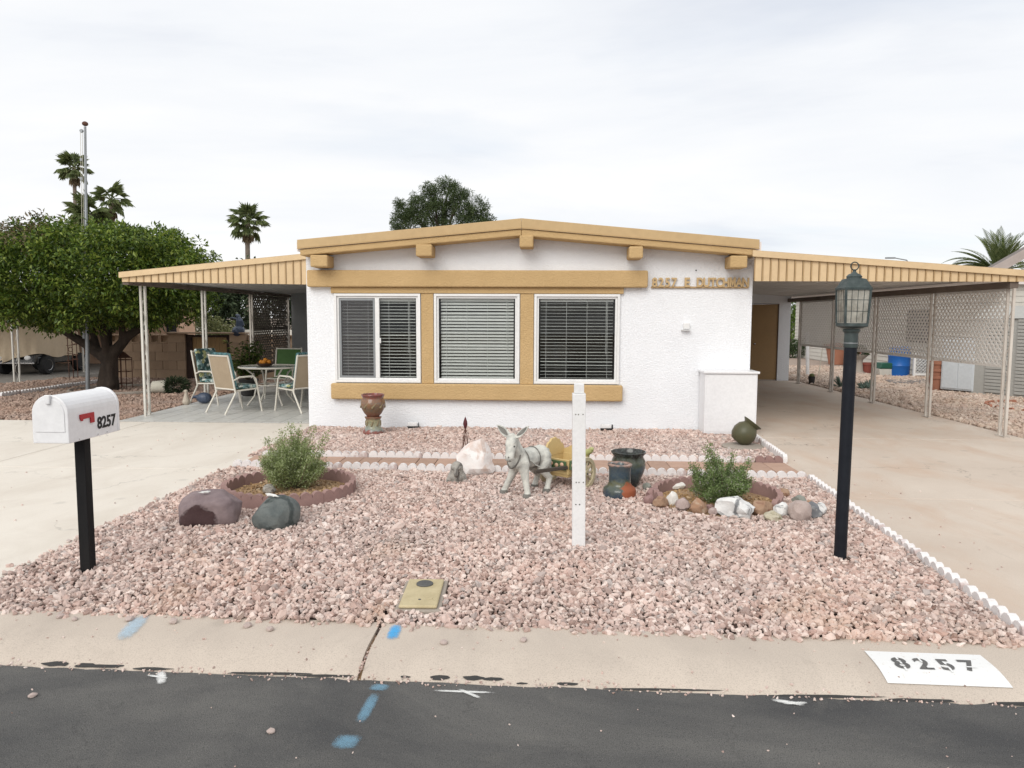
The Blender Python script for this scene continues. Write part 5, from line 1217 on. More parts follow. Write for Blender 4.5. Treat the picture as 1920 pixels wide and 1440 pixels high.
while len(cs) < 2300:
    p = rg.uniform(-1, 1, 3); q = (np.abs(p)**2.7).sum()**(1/2.7)
    lump = 1+.12*mnoise.noise(Vector(p*2.6))+.09*mnoise.noise(Vector(p*6.5))
    if q > lump or q < .62*lump: continue
    x, y, z = p[0]*2.72-.42, p[1]*2.3, p[2]*1.16+2.56
    low = 1.42+.30*max(0, (x-.7)/1.7)**1.2+.12*mnoise.noise(Vector((x*1.7, y, 3)))
    top = 3.62-.10*max(0, (-.5-x))-.13*max(0, x-1.4)**2
    if z < low or z > top: continue
    cs.append((x, y, z))
crown_leaves('crown', 'citrus_leaf', ct_, cs, .165, 34, .092, .044, 6)
dry = [(x, y, z) for x, y, z in cs if -1.5 < x < -.15 and z > 3.0 and y < -.7][:46]
crown_leaves('dry_patch', 'citrus_dry', ct_, [(x, y-.10, z+.08) for x, y, z in dry], .2, 22, .09, .035, 8)
for k in range(10):
    x, y, z = cs[rg.randint(len(cs))]
    if z > 3.3 and y < .5: MB().tube([(x, y, z), (x+rg.uniform(-.05, .05), y, z+.28), (x+rg.uniform(-.1, .1), y, z+rg.uniform(.34, .46))], [.006, .004, .002], 4).build('twig', 'stem', ct_)

# pine behind the roof
pn = T('pine_tree', 'dark rounded pine tree rising behind the roof ridge', 'tree', (-8.3, 60, 0))
MB().tube([(0, 0, -.2), (.2, 0, 4), (.1, 0, 8), (.4, 0, 11)], [.45, .36, .25, .1], 8).build('trunk', 'bark', pn)
rg = np.random.RandomState(21); cs = []; br = MB()
lobes = [(.1, 0, 11.3, 1.25), (-1.5, .3, 10.5, 1.25), (1.5, 0, 10.6, 1.2), (-2.6, 0, 9.9, .95), (2.7, 0, 10.2, 1.0), (.6, .5, 12.1, .75), (-.6, 0, 9.9, 1.4), (1.0, 0, 9.4, 1.5), (-2.2, 0, 8.9, 1.4), (2.6, 0, 9.0, 1.4), (-3.3, 0, 9.3, .8), (3.5, .2, 9.5, .75), (-3.4, 0, 10.6, .45), (-1.0, 0, 11.7, .6), (3.7, 0, 8.6, .8), (-3.5, 0, 8.2, .8), (1.9, 0, 11.3, .5)]
for x, y, z, r in lobes:
    br.tube([(.1, 0, 6.5), (x*.5, y, z-1.2), (x, y, z)], [.12, .08, .03], 5)
    for _ in range(int(26*r*r)+7): d = rnd_dirs(1, rg)[0]; cs.append(np.array((x, y, z))+d*r*rg.uniform(.5, 1.0))
crown_leaves('crown', 'pine_leaf', pn, cs, .30, 62, .19, .035, 22, .8)
br.build('branches', 'bark', pn)['kind'] = 'stuff'

# fan palms
def fan_palm(label, loc, h, R_, seed, nleaf=34, skirt=8, lean=0., trunk_r=.22, name='fan_palm'):
    rg = np.random.RandomState(seed); t = T(name, label, 'palm tree', loc)
    MB().tube([(0, 0, -.2), (lean*.4, 0, h*.5), (lean, 0, h)], [trunk_r*1.5, trunk_r, trunk_r*.85], 10).build('trunk', 'palm_bark', t, smooth=60)
    P, D, N, L, W = [], [], [], [], []; dead = ([], [], [], [], [])
    pet = MB()
    for i in range(nleaf+skirt):
        isd = i >= nleaf; a = rg.uniform(0, 2*math.pi); el = rg.uniform(-.75, 1.35) if not isd else rg.uniform(-1.45, -1.15)
        u = np.array([math.cos(a)*math.cos(el), math.sin(a)*math.cos(el), math.sin(el)]); pl = R_*rg.uniform(.42, .58)
        o = np.array([lean, 0, h]); hub = o+u*pl; hub[2] -= pl*.12
        pet.tube([tuple(o), tuple(o+u*pl*.5), tuple(hub)], .02*R_, 4)
        side = np.cross(u, [0, 0, 1.]); side /= np.linalg.norm(side)+1e-6; nrm = np.cross(side, u)
        k = 17
        for j in range(k):
            b = (j/(k-1)-.5)*2.5; d = u*math.cos(b)+side*math.sin(b); d = d-np.array([0, 0, .32+.25*abs(math.sin(b))])*(.8 if not isd else 1.5)
            dst = dead if isd else (P, D, N, L, W)
            dst[0].append(hub); dst[1].append(d); dst[2].append(nrm); dst[3].append(R_*rg.uniform(.42, .6)*(1-.25*abs(b)/1.25)); dst[4].append(R_*.095)
    A = [np.array(q) for q in (P, D, N, L, W)]; leafmesh('crown', *A, 'palm_leaf', t, .28)
    if skirt: leafmesh('dead_skirt', *[np.array(q) for q in dead], 'palm_dead', t, .2)
    pet.build('petioles', 'palm_leaf', t)['kind'] = 'stuff'
    return t
fan_palm('tallest fan palm, behind the flagpole', (-51.0, 80, 0), 17.6, 2.0, 31, 36, 6, .2)
fan_palm('slender fan palm with a sparse crown, right of the flagpole', (-41.1, 70, 0), 12.6, 2.0, 32, 22, 5, .1)
fan_palm('short full fan palm behind the top of the citrus tree', (-37.0, 60, 0), 9.9, 2.0, 33, 46, 4)
fan_palm('lone fan palm between the citrus tree and the house roof', (-26.1, 65, 0), 9.9, 1.9, 34, 34, 4, .1)
fan_palm('low fan palm peeking over the citrus tree at the left edge', (-17.6, 26.5, 0), 4.0, 1.25, 35, 40, 4)
# feather palm at the right
dp = T('date_palm', 'feathery date palm rising behind the neighbouring roof on the right', 'palm tree', (23.4, 40, 0))
MB().tube([(0, 0, -.2), (0, 0, 3.9)], [.45, .42], 12).build('trunk', 'palm_bark', dp, smooth=60)
rg = np.random.RandomState(41); P, D, N, L, W = [], [], [], [], []; rach = MB()
for i in range(64):
    a = rg.uniform(0, 2*math.pi); el = rg.uniform(.1, 1.5); ln = rg.uniform(2.5, 3.1); pts = []; p = np.array([0, 0, 3.9]); th = el
    for s_ in range(15):
        pts.append(p.copy()); u = np.array([math.cos(a)*math.cos(th), math.sin(a)*math.cos(th), math.sin(th)]); p = p+u*ln/14; th -= (.055+.06*s_/14)*(1.35 if el < .9 else .75)
    rach.tube([tuple(q) for q in pts], [.03*(1-k/16) for k in range(15)], 4)
    for s_ in range(2, 14):
        u = pts[s_+1]-pts[s_]; u /= np.linalg.norm(u); sd_ = np.cross(u, [0, 0, 1.]); sd_ /= np.linalg.norm(sd_)+1e-6; up_ = np.cross(sd_, u)
        for h_ in (0, .5):
            for sg in (-1, 1):
                P.append(pts[s_]+u*ln/14*h_); D.append(u*.75+sd_*sg*.62+up_*.22); N.append(up_); L.append(.50*math.sin(math.pi*min(1, (s_+h_)/14*.8+.2))); W.append(.045)
leafmesh('crown', *[np.array(q) for q in (P, D, N, L, W)], 'palm_leaf', dp, .1); rach.build('fronds', 'palm_leaf', dp)['kind'] = 'stuff'

def bushy(label, loc, lobes, mat, seed, per=30, L=.2, W=.1, rad=.45, name='leafy_tree', cat='tree', dens=9, trunk=None):
    rg = np.random.RandomState(seed); t = T(name, label, cat, loc); cs = []
    for x, y, z, rx, rz_ in lobes:
        for _ in range(int(dens*rx*rz_*4)+6):
            d = rnd_dirs(1, rg)[0]; f = rg.uniform(.55, 1.03); cs.append((x+d[0]*rx*f, y+d[1]*rx*f, max(.05, z+d[2]*rz_*f)))
    crown_leaves('crown', mat, t, cs, rad, per, L, W, seed+1)
    if trunk: MB().tube([(0, 0, -.1), (.05, 0, trunk*.5), (0, 0, trunk)], [.18, .13, .08], 8).build('trunk', 'bark', t)
    return t
bushy('dark dense tree seen beyond the patio between its posts', (-16.6, 36, 0), [(0, 0, 2.6, 2.4, 1.7), (-2.4, 0, 2.4, 1.8, 1.5), (2.4, 0, 2.5, 2.0, 1.6)], 'far_leaf', 51, 30, .22, .11, .5, trunk=2)
bushy('second dark tree beyond the patio, behind the lattice screen', (-11.4, 38, 0), [(0, 0, 2.3, 2.4, 1.6), (2.6, 0, 2.0, 2.0, 1.4)], 'far_leaf', 53, 30, .22, .11, .5, trunk=2)
bushy('clipped round yellow-green shrub above the wooden gate', (-13.0, 29, 0), [(0, 0, .9, .95, .85)], 'ball_leaf', 55, 34, .09, .05, .2, 'round_shrub', 'shrub', dens=34)
bushy('bright green tree just right of the storage room wall', (12.8, 40, 0), [(0, 0, 2.6, 1.5, 1.3), (.3, 0, 1.2, 1.4, 1.0)], 'bright_leaf', 57, 30, .16, .08, .4, trunk=2)
bushy('dark green tree far behind the carport lattice', (19.5, 47, 0), [(0, 0, 1.8, 2.6, 1.6), (3, 0, 1.6, 2.4, 1.3)], 'far_leaf', 59, 24, .24, .12, .55, trunk=1.5)
bushy('low dark shrub with red flowers at the back of the side yard', (11.2, 33, 0), [(0, 0, .45, .6, .5), (-.6, 0, .3, .4, .35)], 'hedge_leaf', 61, 26, .1, .05, .2, 'low_shrub', 'shrub', dens=30)

# ================================================================== left background
fp = T('flagpole', 'tall grey metal flagpole with ball top and slack halyard', 'flagpole', (-10.05, 15.94, 0)); fp.rotation_euler = (0, R(2.15), 0)
MB().lathe([(.044, -.1), (.040, 2.6), (.031, 2.62), (.025, 5.72)], 14).build('pole', 'galvanised', fp, smooth=40)
MB().ell((0, 0, 5.78), (.062, .062, .05)).build('ball', 'rust', fp, smooth=60)
MB().lathe([(.035, -.02), (.04, 0), (.035, .02)], 12, (-.08, 0, 5.63), Matrix.Rotation(R(90), 3, 'X')).build('pulley', 'galvanised', fp)
for dx in (-.105, -.065): MB().tube([(dx, 0, 5.62), (dx+.02, -.01, 3.4), (dx+.035, -.02, 1.25)], .005, 5).build('halyard', 'rope', fp)
for z in (5.0, 4.6, 2.1): MB().box(-.115, -.07, -.015, .015, z, z+.06).build('snap_hook', 'galvanised', fp)
MB().box(-.09, -.04, -.03, .03, 1.2, 1.32).build('cleat', 'galvanised', fp)

def block_wall(label, x0, x1, y, rows=5, bh=.24, bl=.40, breeze=False, name='block_wall'):
    t = T(name, label, 'wall', ((x0+x1)/2, y, 0))
    MB().box(x0+.01, x1-.01, y+.02, y+.17, -.05, rows*bh-.012 if not breeze else (rows-1)*bh-.012).build('mortar', 'mortar', t, True)
    n = max(1, int(round((x1-x0)/bl))); L_ = (x1-x0)/n
    me = MB().box(-L_/2+.006, L_/2-.006, 0, .19, .006, bh-.006).mesh('block'); me.materials.append(MATS['block'])
    mh = MB().box(-L_/4+.006, L_/4-.006, 0, .19, .006, bh-.006).mesh('block'); mh.materials.append(MATS['block'])
    bz = None
    for r_ in range(rows-(1 if breeze else 0)):
        off = (r_ % 2)*L_/2
        if off:
            inst('block', mh, t, (x0+L_/4-(x0+x1)/2, 0, r_*bh)); inst('block', mh, t, (x1-L_/4-(x0+x1)/2, 0, r_*bh))
        for i in range(n-(1 if off else 0)): inst('block', me, t, (x0+L_*(i+.5)+off-(x0+x1)/2, 0, r_*bh))
    if breeze:
        k = int((x1-x0)/.24); w = (x1-x0)/k
        m = MB(); z0 = (rows-1)*bh
        frame(m, -w/2+.004, w/2-.004, .004, bh-.004, .03, 0, .19)
        for s_ in (-1, 1): m.bar((s_*.03, .095, bh/2+.085), (s_*.085, .095, bh/2), .19, .022, up=(0, 1, 0)).bar((s_*.085, .095, bh/2), (s_*.03, .095, bh/2-.085), .19, .022, up=(0, 1, 0))
        me = m.mesh('breeze_block'); me.materials.append(MATS['block'])
        for i in range(k): inst('breeze_block', me, t, (x0+w*(i+.5)-(x0+x1)/2, 0, z0))
    return t
block_wall('tan concrete block wall with pierced top course behind the citrus trunk', -11.85, -10.21, 19.92, breeze=True)
block_wall('tan block pilaster left of the wooden gate', -10.20, -9.72, 19.80, 5, .245, .48, name='block_pilaster')
block_wall('tan block pilaster carrying the dark statue', -8.50, -8.05, 19.80, 5, .245, .45, name='block_pilaster')
block_wall('short tan block wall with pierced top course beside the lattice', -8.04, -6.80, 19.92, breeze=True)
gt = T('gate', 'wooden plank gate between dark posts in the block wall', 'gate', (-9.1, 19.9, 0))
for x0, x1 in ((-9.715, -9.56), (-8.60, -8.505)): MB().box(x0, x1, 19.86, 19.98, 0, 1.20).build('gate_post', 'gate_post', gt, True)
MB().box(-9.56, -8.6, 19.88, 19.95, 1.13, 1.19).build('top_rail', 'gate_post', gt, True)
for i in range(9): MB().box(-9.555+i*.106, -9.555+(i+1)*.106-.006, 19.90, 19.925, .06, 1.128).build('plank', 'gate_wood', gt, True)
cap_ = tag(MB().box(-10.22, -8.03, 19.76, 20.06, 1.227, 1.265).build('coping_stone', 'block', bevel=.006), 'tan coping slab across the gate and its pilasters', 'coping')
sg = MB().cap((0, 0, .03), (.02, 0, .05), .17, .15).cap((.02, 0, .08), (.03, 0, .3), .11, .085).cap((.03, 0, .3), (.02, 0, .38), .09, .06).cap((.0, 0, .44), (-.02, 0, .455), .055, .05).cap((-.04, 0, .36), (-.2, .02, .40), .03, .022).cap((.09, 0, .34), (.14, 0, .2), .03, .03)
o = organic(sg, 'wall_statue', 'blue_figurine', voxel=.014, it=2); o.location = (-8.28, 19.9, 1.262); tag(o, 'dark grey figure statue on the pilaster beside the gate', 'statue')
nh = T('neighbour_house', 'peach stucco house with a flat roof behind the block wall', 'house', (-16, 26, 0))
MB().box(-19.5, -12.95, 26, 27.2, -.1, 2.35).build('wall', 'peach_stucco', nh, True); MB().box(-19.8, -12.8, 25.8, 27.4, 2.351, 2.55).build('roof', 'roof_grey', nh, True)
w = MB().box(-13.4, -13.05, 25.97, 25.999, .9, 1.7).build('window', 'dark_opening', nh, True)
lw = tag(MB().box(-12.4, -4, 30.0, 30.15, -.1, 1.15).build('low_wall', 'siding_cream', bevel=.01), 'pale low wall far behind the wooden gate', 'wall')
# neighbour's carport with the covered golf cart
nc = T('neighbour_carport', 'flat carport on white scrolled posts at the far left', 'carport', (-16, 18.2, 0))
for x, y in ((-13.36, 18.3), (-13.9, 22.0)):
    make_post('post', nc, x, y, 2.3, 'post_cream', .2)
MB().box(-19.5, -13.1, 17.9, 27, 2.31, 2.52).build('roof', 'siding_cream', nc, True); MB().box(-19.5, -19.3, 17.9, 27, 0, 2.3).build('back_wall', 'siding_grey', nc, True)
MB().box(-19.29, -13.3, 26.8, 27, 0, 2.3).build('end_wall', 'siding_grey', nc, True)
gc = T('golf_cart', 'black golf cart under a tan cover in the neighbouring carport', 'golf cart', (-15.05, 21.6, 0))
MB().box(-.62, .62, -.95, 1.2, .30, .52).prism([(-1.15, .34), (-1.05, .60), (-.55, .68), (-.55, .30)], -.6, .6, 'x').build('body', 'car_black', gc, bevel=.04)
MB().box(-.63, .63, -1.18, -1.12, .33, .37).build('bumper', 'chrome', gc, bevel=.01)
for sx in (-.42, .42): MB().ell((sx, -1.1, .5), (.1, .05, .07)).build('headlight', 'white_vinyl', gc, smooth=60)
rw = Matrix.Rotation(R(90), 3, 'Y')
for sx in (-.62, .62):
    for y in (-.62, .92):
        wh = MB().lathe([(.15, -.1), (.25, -.1), (.28, -.06), (.28, .06), (.25, .1), (.15, .1)], 28, (sx, y, .28), rw).build('wheel', 'dark_rubber', gc, smooth=40)
        MB().lathe([(.02, .085), (.05, .10), (.14, .095), (.155, .104), (.155, .09)] if sx > 0 else [(.155, -.09), (.155, -.104), (.14, -.095), (.05, -.1), (.02, -.085)], 24, (sx, y, .28), rw).build('rim', 'chrome', wh, smooth=40)
# draped cover with a sagging hem and folds
m = MB(); nn = 96; lev = 14; ring_ = []
for i in range(nn):
    a = 2*math.pi*i/nn; cxx, sxx = math.cos(a), math.sin(a); q = (abs(cxx)**5+abs(sxx)**5)**(-1/5); ring_.append((cxx*q*.68, sxx*q*1.16))
for l_ in range(lev+1):
    f = l_/lev
    for i, (x, y) in enumerate(ring_):
        a = 2*math.pi*i/nn; hem = .50+.07*math.sin(a*2+2.2)-.07*math.cos(a*3)
        z = 1.80+(hem-1.80)*f; k = (.82+.18*min(1, f*2.2))*(1+.045*f*math.sin(a*11+3*f)+.025*f*math.sin(a*23))
        if l_ == 0: k = .8
        m.v.append((x*k, y*k, z+.03*math.sin(a*7)*f))
m.f = [(l_*nn+i, l_*nn+(i+1) % nn, (l_+1)*nn+(i+1) % nn, (l_+1)*nn+i) for l_ in range(lev) for i in range(nn)]+[tuple(range(nn))]
m.build('cover', 'tarp', gc, smooth=70, fixn=True)
tl_ = T('trellis', 'rusty wire plant trellis standing before the golf cart', 'trellis', (-12.6, 19.4, 0))
for x in (-.12, 0, .12): MB().tube([(x, 0, 0), (x, 0, 1.45)], .011, 5).build('rod', 'rust', tl_)
for k, z in enumerate((.5, .7, .9, 1.1, 1.3)):
    MB().tube([(-.16, 0, z), (.16, 0, z+.04*(-1)**k)], .009, 5).build('cross_wire', 'rust', tl_)
    MB().tube([(.06*math.cos(a)+.05*(-1)**k, .0, z+.1+.06*math.sin(a)) for a in np.linspace(0, 2*math.pi, 13)], .009, 5).build('curl', 'rust', tl_)
bf = T('bird_cage', 'rusty lantern-shaped wire cage with a pointed roof by the citrus trunk', 'garden ornament', (-9.86, 17.05, 0))
MB().lathe([(.20, .72), (.19, .735), (.07, .83), (.02, .86), (.0, .88)], 4).build('roof', 'rust', bf)
for sx, sy in ((-.13, -.13), (.13, -.13), (.13, .13), (-.13, .13), (0, -.13)): MB().tube([(sx, sy, -.05), (sx, sy, .73)], .009, 5).build('rod', 'rust', bf)
for z in (.12, .40, .68): MB().tube([(-.13, -.13, z), (.13, -.13, z), (.13, .13, z), (-.13, .13, z), (-.13, -.13, z)], .008, 5).build('hoop', 'rust', bf)
kb = MB()
for k in range(40):
    a = math.pi*2*k/40
kb.tube([(1.05*math.cos(a), 1.05*math.sin(a), .02) for a in np.linspace(0, 2*math.pi, 49)], .05, 6)
o = kb.build('tree_ring', 'grey_slab', smooth=60); o.location = (-9.6, 16.5, 0); tag(o, 'grey concrete ring on the ground round the citrus trunk', 'edging')
ba = T('fallen_planter', 'wire basket planter lying on its side with dry plants', 'planter', (-8.3, 15.95, 0), .25)
MB().lathe([(.10, -.28), (.13, -.26), (.15, 0), (.14, .02), (.12, 0), (.0, -.2)], 18, (0, 0, .15), Matrix.Rotation(R(90), 3, 'Y')).build('pot', 'rope', ba, smooth=50)
rg = np.random.RandomState(71); nL = 900; d = rnd_dirs(nL, rg); P = d*np.array([.27, .2, .17])*rg.uniform(.5, 1, (nL, 1))+np.array([.22, 0, .17]); leafmesh('plant', P, d+rnd_dirs(nL, rg)*.5, rnd_dirs(nL, rg), .10, .02, 'far_leaf', ba)
m = MB().cap((0, 0, .06), (.0, 0, .12), .075, .055).cap((0, 0, .12), (.005, 0, .24), .05, .026).cap((.005, 0, .26), (-.01, 0, .265), .033, .028).cap((-.03, 0, .26), (-.06, 0, .255), .014, .008)
o = organic(m, 'duck_figurine', 'duck_stone', voxel=.009, it=3); o.location = (-6.85, 13.92, .008); tag(o, 'pale upright duck figurine at the edge of the patio', 'figurine')
m = MB().ell((0, 0, .115), (.15, .115, .11)).cap((-.11, 0, .14), (-.20, 0, .13), .04, .03).cap((-.2, 0, .13), (-.23, .04, .15), .02, .008).cap((-.2, 0, .13), (-.23, -.04, .10), .02, .008)
o = organic(m, 'fish_figurine', 'blue_figurine', voxel=.01, it=3); o.location = (-6.58, 14.1, .008); tag(o, 'round dark blue fish-shaped ornament on the patio edge', 'figurine')

# ================================================================== patio furniture
def chair(label, loc, rz, cushion, sling='sling', group='patio chairs'):
    t = T('patio_chair', label, 'chair', (loc[0], loc[1], .011), rz, group)
    # local: faces +y
    for s_ in (-1, 1):
        x = s_*.275
        MB().tube([(x, -.42, 0), (x, -.20, .36), (x, -.215, .44), (x, -.33, 1.0), (x*.97, -.345, 1.02)], .0165, 8).build('back_upright', 'chair_frame', t, smooth=50)
        MB().tube([(x*1.02, .33, 0), (x*1.02, .22, .58), (x*1.02, .16, .635), (x*1.02, -.12, .63), (x*1.01, -.235, .58)], .0165, 8).build('arm', 'chair_frame', t, smooth=50)
        MB().tube([(x*.96, -.2, .39), (x*.96, .24, .41)], .014, 8).build('side_rail', 'chair_frame', t)
    for y, z in ((-.213, .42), (.24, .41), (-.335, 1.005)): MB().tube([(-.27, y, z), (.27, y, z)], .0145, 8).build('cross_rail', 'chair_frame', t, smooth=50)
    nb = 8; m = MB()
    for k in range(nb+1):
        f = k/nb
        for x in (-.258, .258): m.v.append((x, -.216-.118*f-.012*math.sin(math.pi*f), .43+.565*f))
    m.f = [(2*k, 2*k+1, 2*k+3, 2*k+2) for k in range(nb)]
    o = m.build('back_sling', sling, t); s = o.modifiers.new('thick', 'SOLIDIFY'); s.thickness = .006
    MB().box(-.255, .255, -.20, .235, .405, .412).build('seat_sling', sling, t)
    if cushion:
        c = MB(); 
        c.prism([(-.19, .46), (-.125, .46), (-.245, 1.06), (-.31, 1.06)], -.25, .25, 'x'); o = c.build('back_cushion', cushion, t, bevel=.03, segs=3, fixn=True)
        MB().box(-.25, .25, -.18, .27, .415, .485).build('seat_cushion', cushion if cushion == 'cushion_floral' else 'cushion_floral', t, bevel=.03, segs=3)
    return t
chair('tan sling patio chair seen from behind with a teal striped cushion, nearest the driveway', (-5.48, 12.98), R(-32), 'cushion_stripe')
chair('patio chair with a floral cushion facing right, beside the patio post', (-6.40, 14.25), R(-112), 'cushion_floral')
chair('striped cushion patio chair half hidden by the house corner', (-4.42, 13.22), R(56), 'cushion_stripe')
chair('patio chair with a plain green sling on the far side of the table', (-5.45, 15.35), R(178), None, 'green_sling')
chair('floral cushion patio chair behind the one at the house corner', (-4.05, 14.4), R(100), 'cushion_floral')
tb = T('patio_table', 'round glass-topped patio table with curved cream legs', 'table', (-5.28, 14.15, .011))
MB().lathe([(.0, .715), (.56, .715), (.575, .722), (.56, .73), (.0, .73)], 48).build('top', 'table_glass', tb, smooth=40)
MB().tube([(.58*math.cos(a), .58*math.sin(a), .722) for a in np.linspace(0, 2*math.pi, 49)], .017, 8).build('rim', 'chair_frame', tb, smooth=60)
for k in range(4):
    a = math.pi/4+k*math.pi/2; c, s = math.cos(a), math.sin(a)
    MB().tube([(.5*c, .5*s, .71), (.36*c, .36*s, .60), (.28*c, .28*s, .4), (.33*c, .33*s, .18), (.48*c, .48*s, 0)], .017, 8).build('leg', 'chair_frame', tb, smooth=50)
MB().tube([(.29*math.cos(a), .29*math.sin(a), .38) for a in np.linspace(0, 2*math.pi, 33)], .012, 6).build('brace_ring', 'chair_frame', tb, smooth=60)
fbw = T('fruit_bowl', 'brown bowl of oranges on the glass patio table', 'bowl', (-5.35, 14.05, .742))
MB().lathe([(.07, 0), (.12, .02), (.165, .065), (.168, .07), (.155, .065), (.1, .03), (0, .02)], 28).build('bowl', 'bowl_brown', fbw, smooth=50)
for x, y, z in ((-.07, 0, .085), (.07, .02, .085), (0, -.06, .08), (0, .07, .085), (.01, 0, .12)): MB().ell((x, y, z), .045).build('orange', 'fruit', fbw, smooth=60)
pfn = T('potted_fern', 'leafy green plant in a dark pot behind the patio chairs', 'potted plant', (-6.3, 15.6, .011))
MB().lathe([(.12, 0), (.16, .02), (.2, .34), (.21, .36), (.18, .35), (.0, .3)], 24).build('pot', 'plant_pot_dark', pfn, smooth=40)
rg = np.random.RandomState(81); P, D, N, L, W = [], [], [], [], []; stp = MB()
for i in range(46):
    a = rg.uniform(0, 6.28); r = rg.uniform(.1, .42); ht = rg.uniform(.55, 1.22); tip = np.array([math.cos(a)*r, math.sin(a)*r, ht]); stp.tube([(0, 0, .3), tuple(tip*[.4, .4, .65]), tuple(tip)], .005, 4)
    for k in range(26):
        f = rg.uniform(.35, 1); p = np.array([0, 0, .3])*(1-f)+tip*f; u = rnd_dirs(1, rg)[0]; u[2] = abs(u[2])*.4-.05; P.append(p); D.append(u); N.append((rg.normal(0, .3), rg.normal(0, .3), 1)); L.append(.11); W.append(.035)
leafmesh('foliage', *[np.array(q) for q in (P, D, N, L, W)], 'fern_leaf', pfn, .25); stp.build('stems', 'stem', pfn)['kind'] = 'stuff'

# ================================================================== right side yard
sh = T('storage_shed', 'grey resin storage shed with slotted panels at the right edge', 'shed', (10.35, 16.45, 0), math.atan2(1.4, -.9))
# local x runs along the visible front, y to the far side (away from the camera)
MB().box(-1.6, 1.15, -1.3, -.02, 0, 1.72).build('body', 'resin_grey', sh)
MB().prism([(-1.35, 1.721), (-.66, 2.0), (.03, 1.721)], -1.65, 1.2, 'x').build('roof', 'resin_grey', sh, fixn=True)
for i in range(22):
    for k in range(4): MB().box(-1.5+k*.62, -1.5+k*.62+.5, -.02, .012, .07+i*.075, .07+i*.075+.062).build('slat', 'resin_grey', sh, bevel=.004)
bx = T('white_locker', 'pale blue-white plastic locker standing beside the grey shed', 'locker', (9.62, 17.72, 0), math.atan2(-1.4, .9)+0)
MB().box(-.40, .36, -.06, .5, .05, 1.25).build('body', 'resin_white', bx, bevel=.02)
MB().box(-.36, -.01, -.075, -.061, .09, 1.2).build('door', 'resin_white', bx, bevel=.01); MB().box(.0, .33, -.075, -.061, .09, 1.2).build('door', 'resin_white', bx, bevel=.01)
for k in range(5): MB().box(.362, .37, -.03, .3, .2+k*.18, .22+k*.18).build('vent', 'ink_black', bx)
ho = T('side_house', 'cream sided house with grey gable roof beyond the carport lattice', 'house', (13, 20, 0))
MB().box(11.2, 19, 19.0, 34, -.1, 2.55).build('wall', 'siding_cream', ho, True)
for i in range(17): MB().box(11.17, 19, 18.975, 18.999, .02+i*.15, .02+i*.15+.138).build('siding_board', 'siding_cream', ho, True)
for i in range(17): MB().prism([(11.17, .02+i*.15), (11.199, .02+i*.15), (11.199, .158+i*.15), (11.185, .158+i*.15)], 18.98, 34, 'y').build('siding_board', 'siding_cream', ho, True, fixn=True)
MB().prism([(10.35, 2.60), (14.8, 5.22), (19.5, 2.46), (19.5, 2.60), (14.8, 5.38), (10.35, 2.74)], 18.4, 18.8, 'y').build('roof', 'roof_grey', ho, True, fixn=True)
MB().box(11.0, 19.2, 18.81, 34.3, 2.551, 2.62).build('rear_roof', 'roof_foam', ho, True)
for a, b in (((10.35, 2.67), (14.8, 5.30)), ((14.8, 5.30), (19.5, 2.53))): MB().bar((a[0], 18.37, a[1]), (b[0], 18.37, b[1]), .03, .2).build('rake_board', 'trim_mauve', ho, True)
MB().prism([(11.2, 2.551), (19, 2.551), (14.8, 4.9)], 18.99, 19.1, 'y').build('gable', 'trim_mauve', ho, True, fixn=True)
w = MB().box(12.0, 13.2, 18.95, 18.974, 1.0, 2.0).build('window', 'dark_opening', ho, True); frame(MB(), 11.95, 13.25, .95, 2.05, .05, 18.93, 18.949).build('window_frame', 'white_vinyl', w, True)
w = MB().box(11.14, 11.165, 22.2, 23.6, 1.0, 2.0).build('window', 'dark_opening', ho, True)
bb = T('blue_barrel', 'bright blue plastic barrel beside the white lattice fence', 'barrel', (10.55, 22.7, 0))
MB().lathe([(.26, 0), (.29, .02), (.30, .3), (.31, .32), (.30, .34), (.30, .58), (.31, .6), (.30, .62), (.29, .85), (.25, .88), (0, .88)], 28).build('barrel', 'blue_plastic', bb, smooth=40)
tag(bb, 'bright blue plastic barrel beside the white lattice fence', 'barrel')
wf = T('lattice_fence', 'small white garden lattice fence panel in front of the blue barrel', 'fence', (11.0, 22.25, 0))
for x in (-.22, .22, .75): MB().box(x-.03, x+.03, -.03, .03, 0, .72).build('post', 'white_vinyl', wf)
MB().box(-.22, .75, -.02, .02, .60, .66).build('top_rail', 'white_vinyl', wf); MB().box(-.22, .75, -.02, .02, .06, .12).build('bottom_rail', 'white_vinyl', wf)
m = MB()
for k in range(14):
    x = -.66+k*.1
    for sg in (1, -1):
        ya, yb = (x, x+.48) if sg > 0 else (x+.48, x); za, zb = .12, .6
        if min(ya, yb) < -.22: 
            f = (-.22-min(ya, yb))/.48
            if ya < yb: ya, za = -.22, .12+.48*f
            else: yb, zb = -.22, .6-.48*f
        if max(ya, yb) > .75:
            f = (max(ya, yb)-.75)/.48
            if yb > ya: yb, zb = .75, .6-.48*f
            else: ya, za = .75, .12+.48*f
        if f'{abs(ya-yb):.3f}' == '0.000' or min(ya, yb) < -.23 or max(ya, yb) > .76: continue
        m.bar((ya, .006*sg, za), (yb, .006*sg, zb), .008, .022, up=(0, 1, 0))
m.build('lattice', 'white_vinyl', wf)['kind'] = 'stuff'
gb = T('planter_tub', 'pale plastic tub with a dark green lid beside the blue barrel', 'tub', (10.2, 22.75, 0))
MB().prism([(-.24, 0), (.24, 0), (.28, .22), (-.28, .22)], -.18, .18, 'y').build('tub', 'pale_plastic', gb, fixn=True, bevel=.015)
MB().prism([(-.28, .221), (.28, .221), (.25, .40), (-.22, .40)], -.2, .2, 'y').build('lid', 'green_plastic', gb, fixn=True, bevel=.03)
pd = T('pedestal_planter', 'grey concrete pedestal with a plant bowl in the side yard', 'planter', (9.8, 23.7, 0))
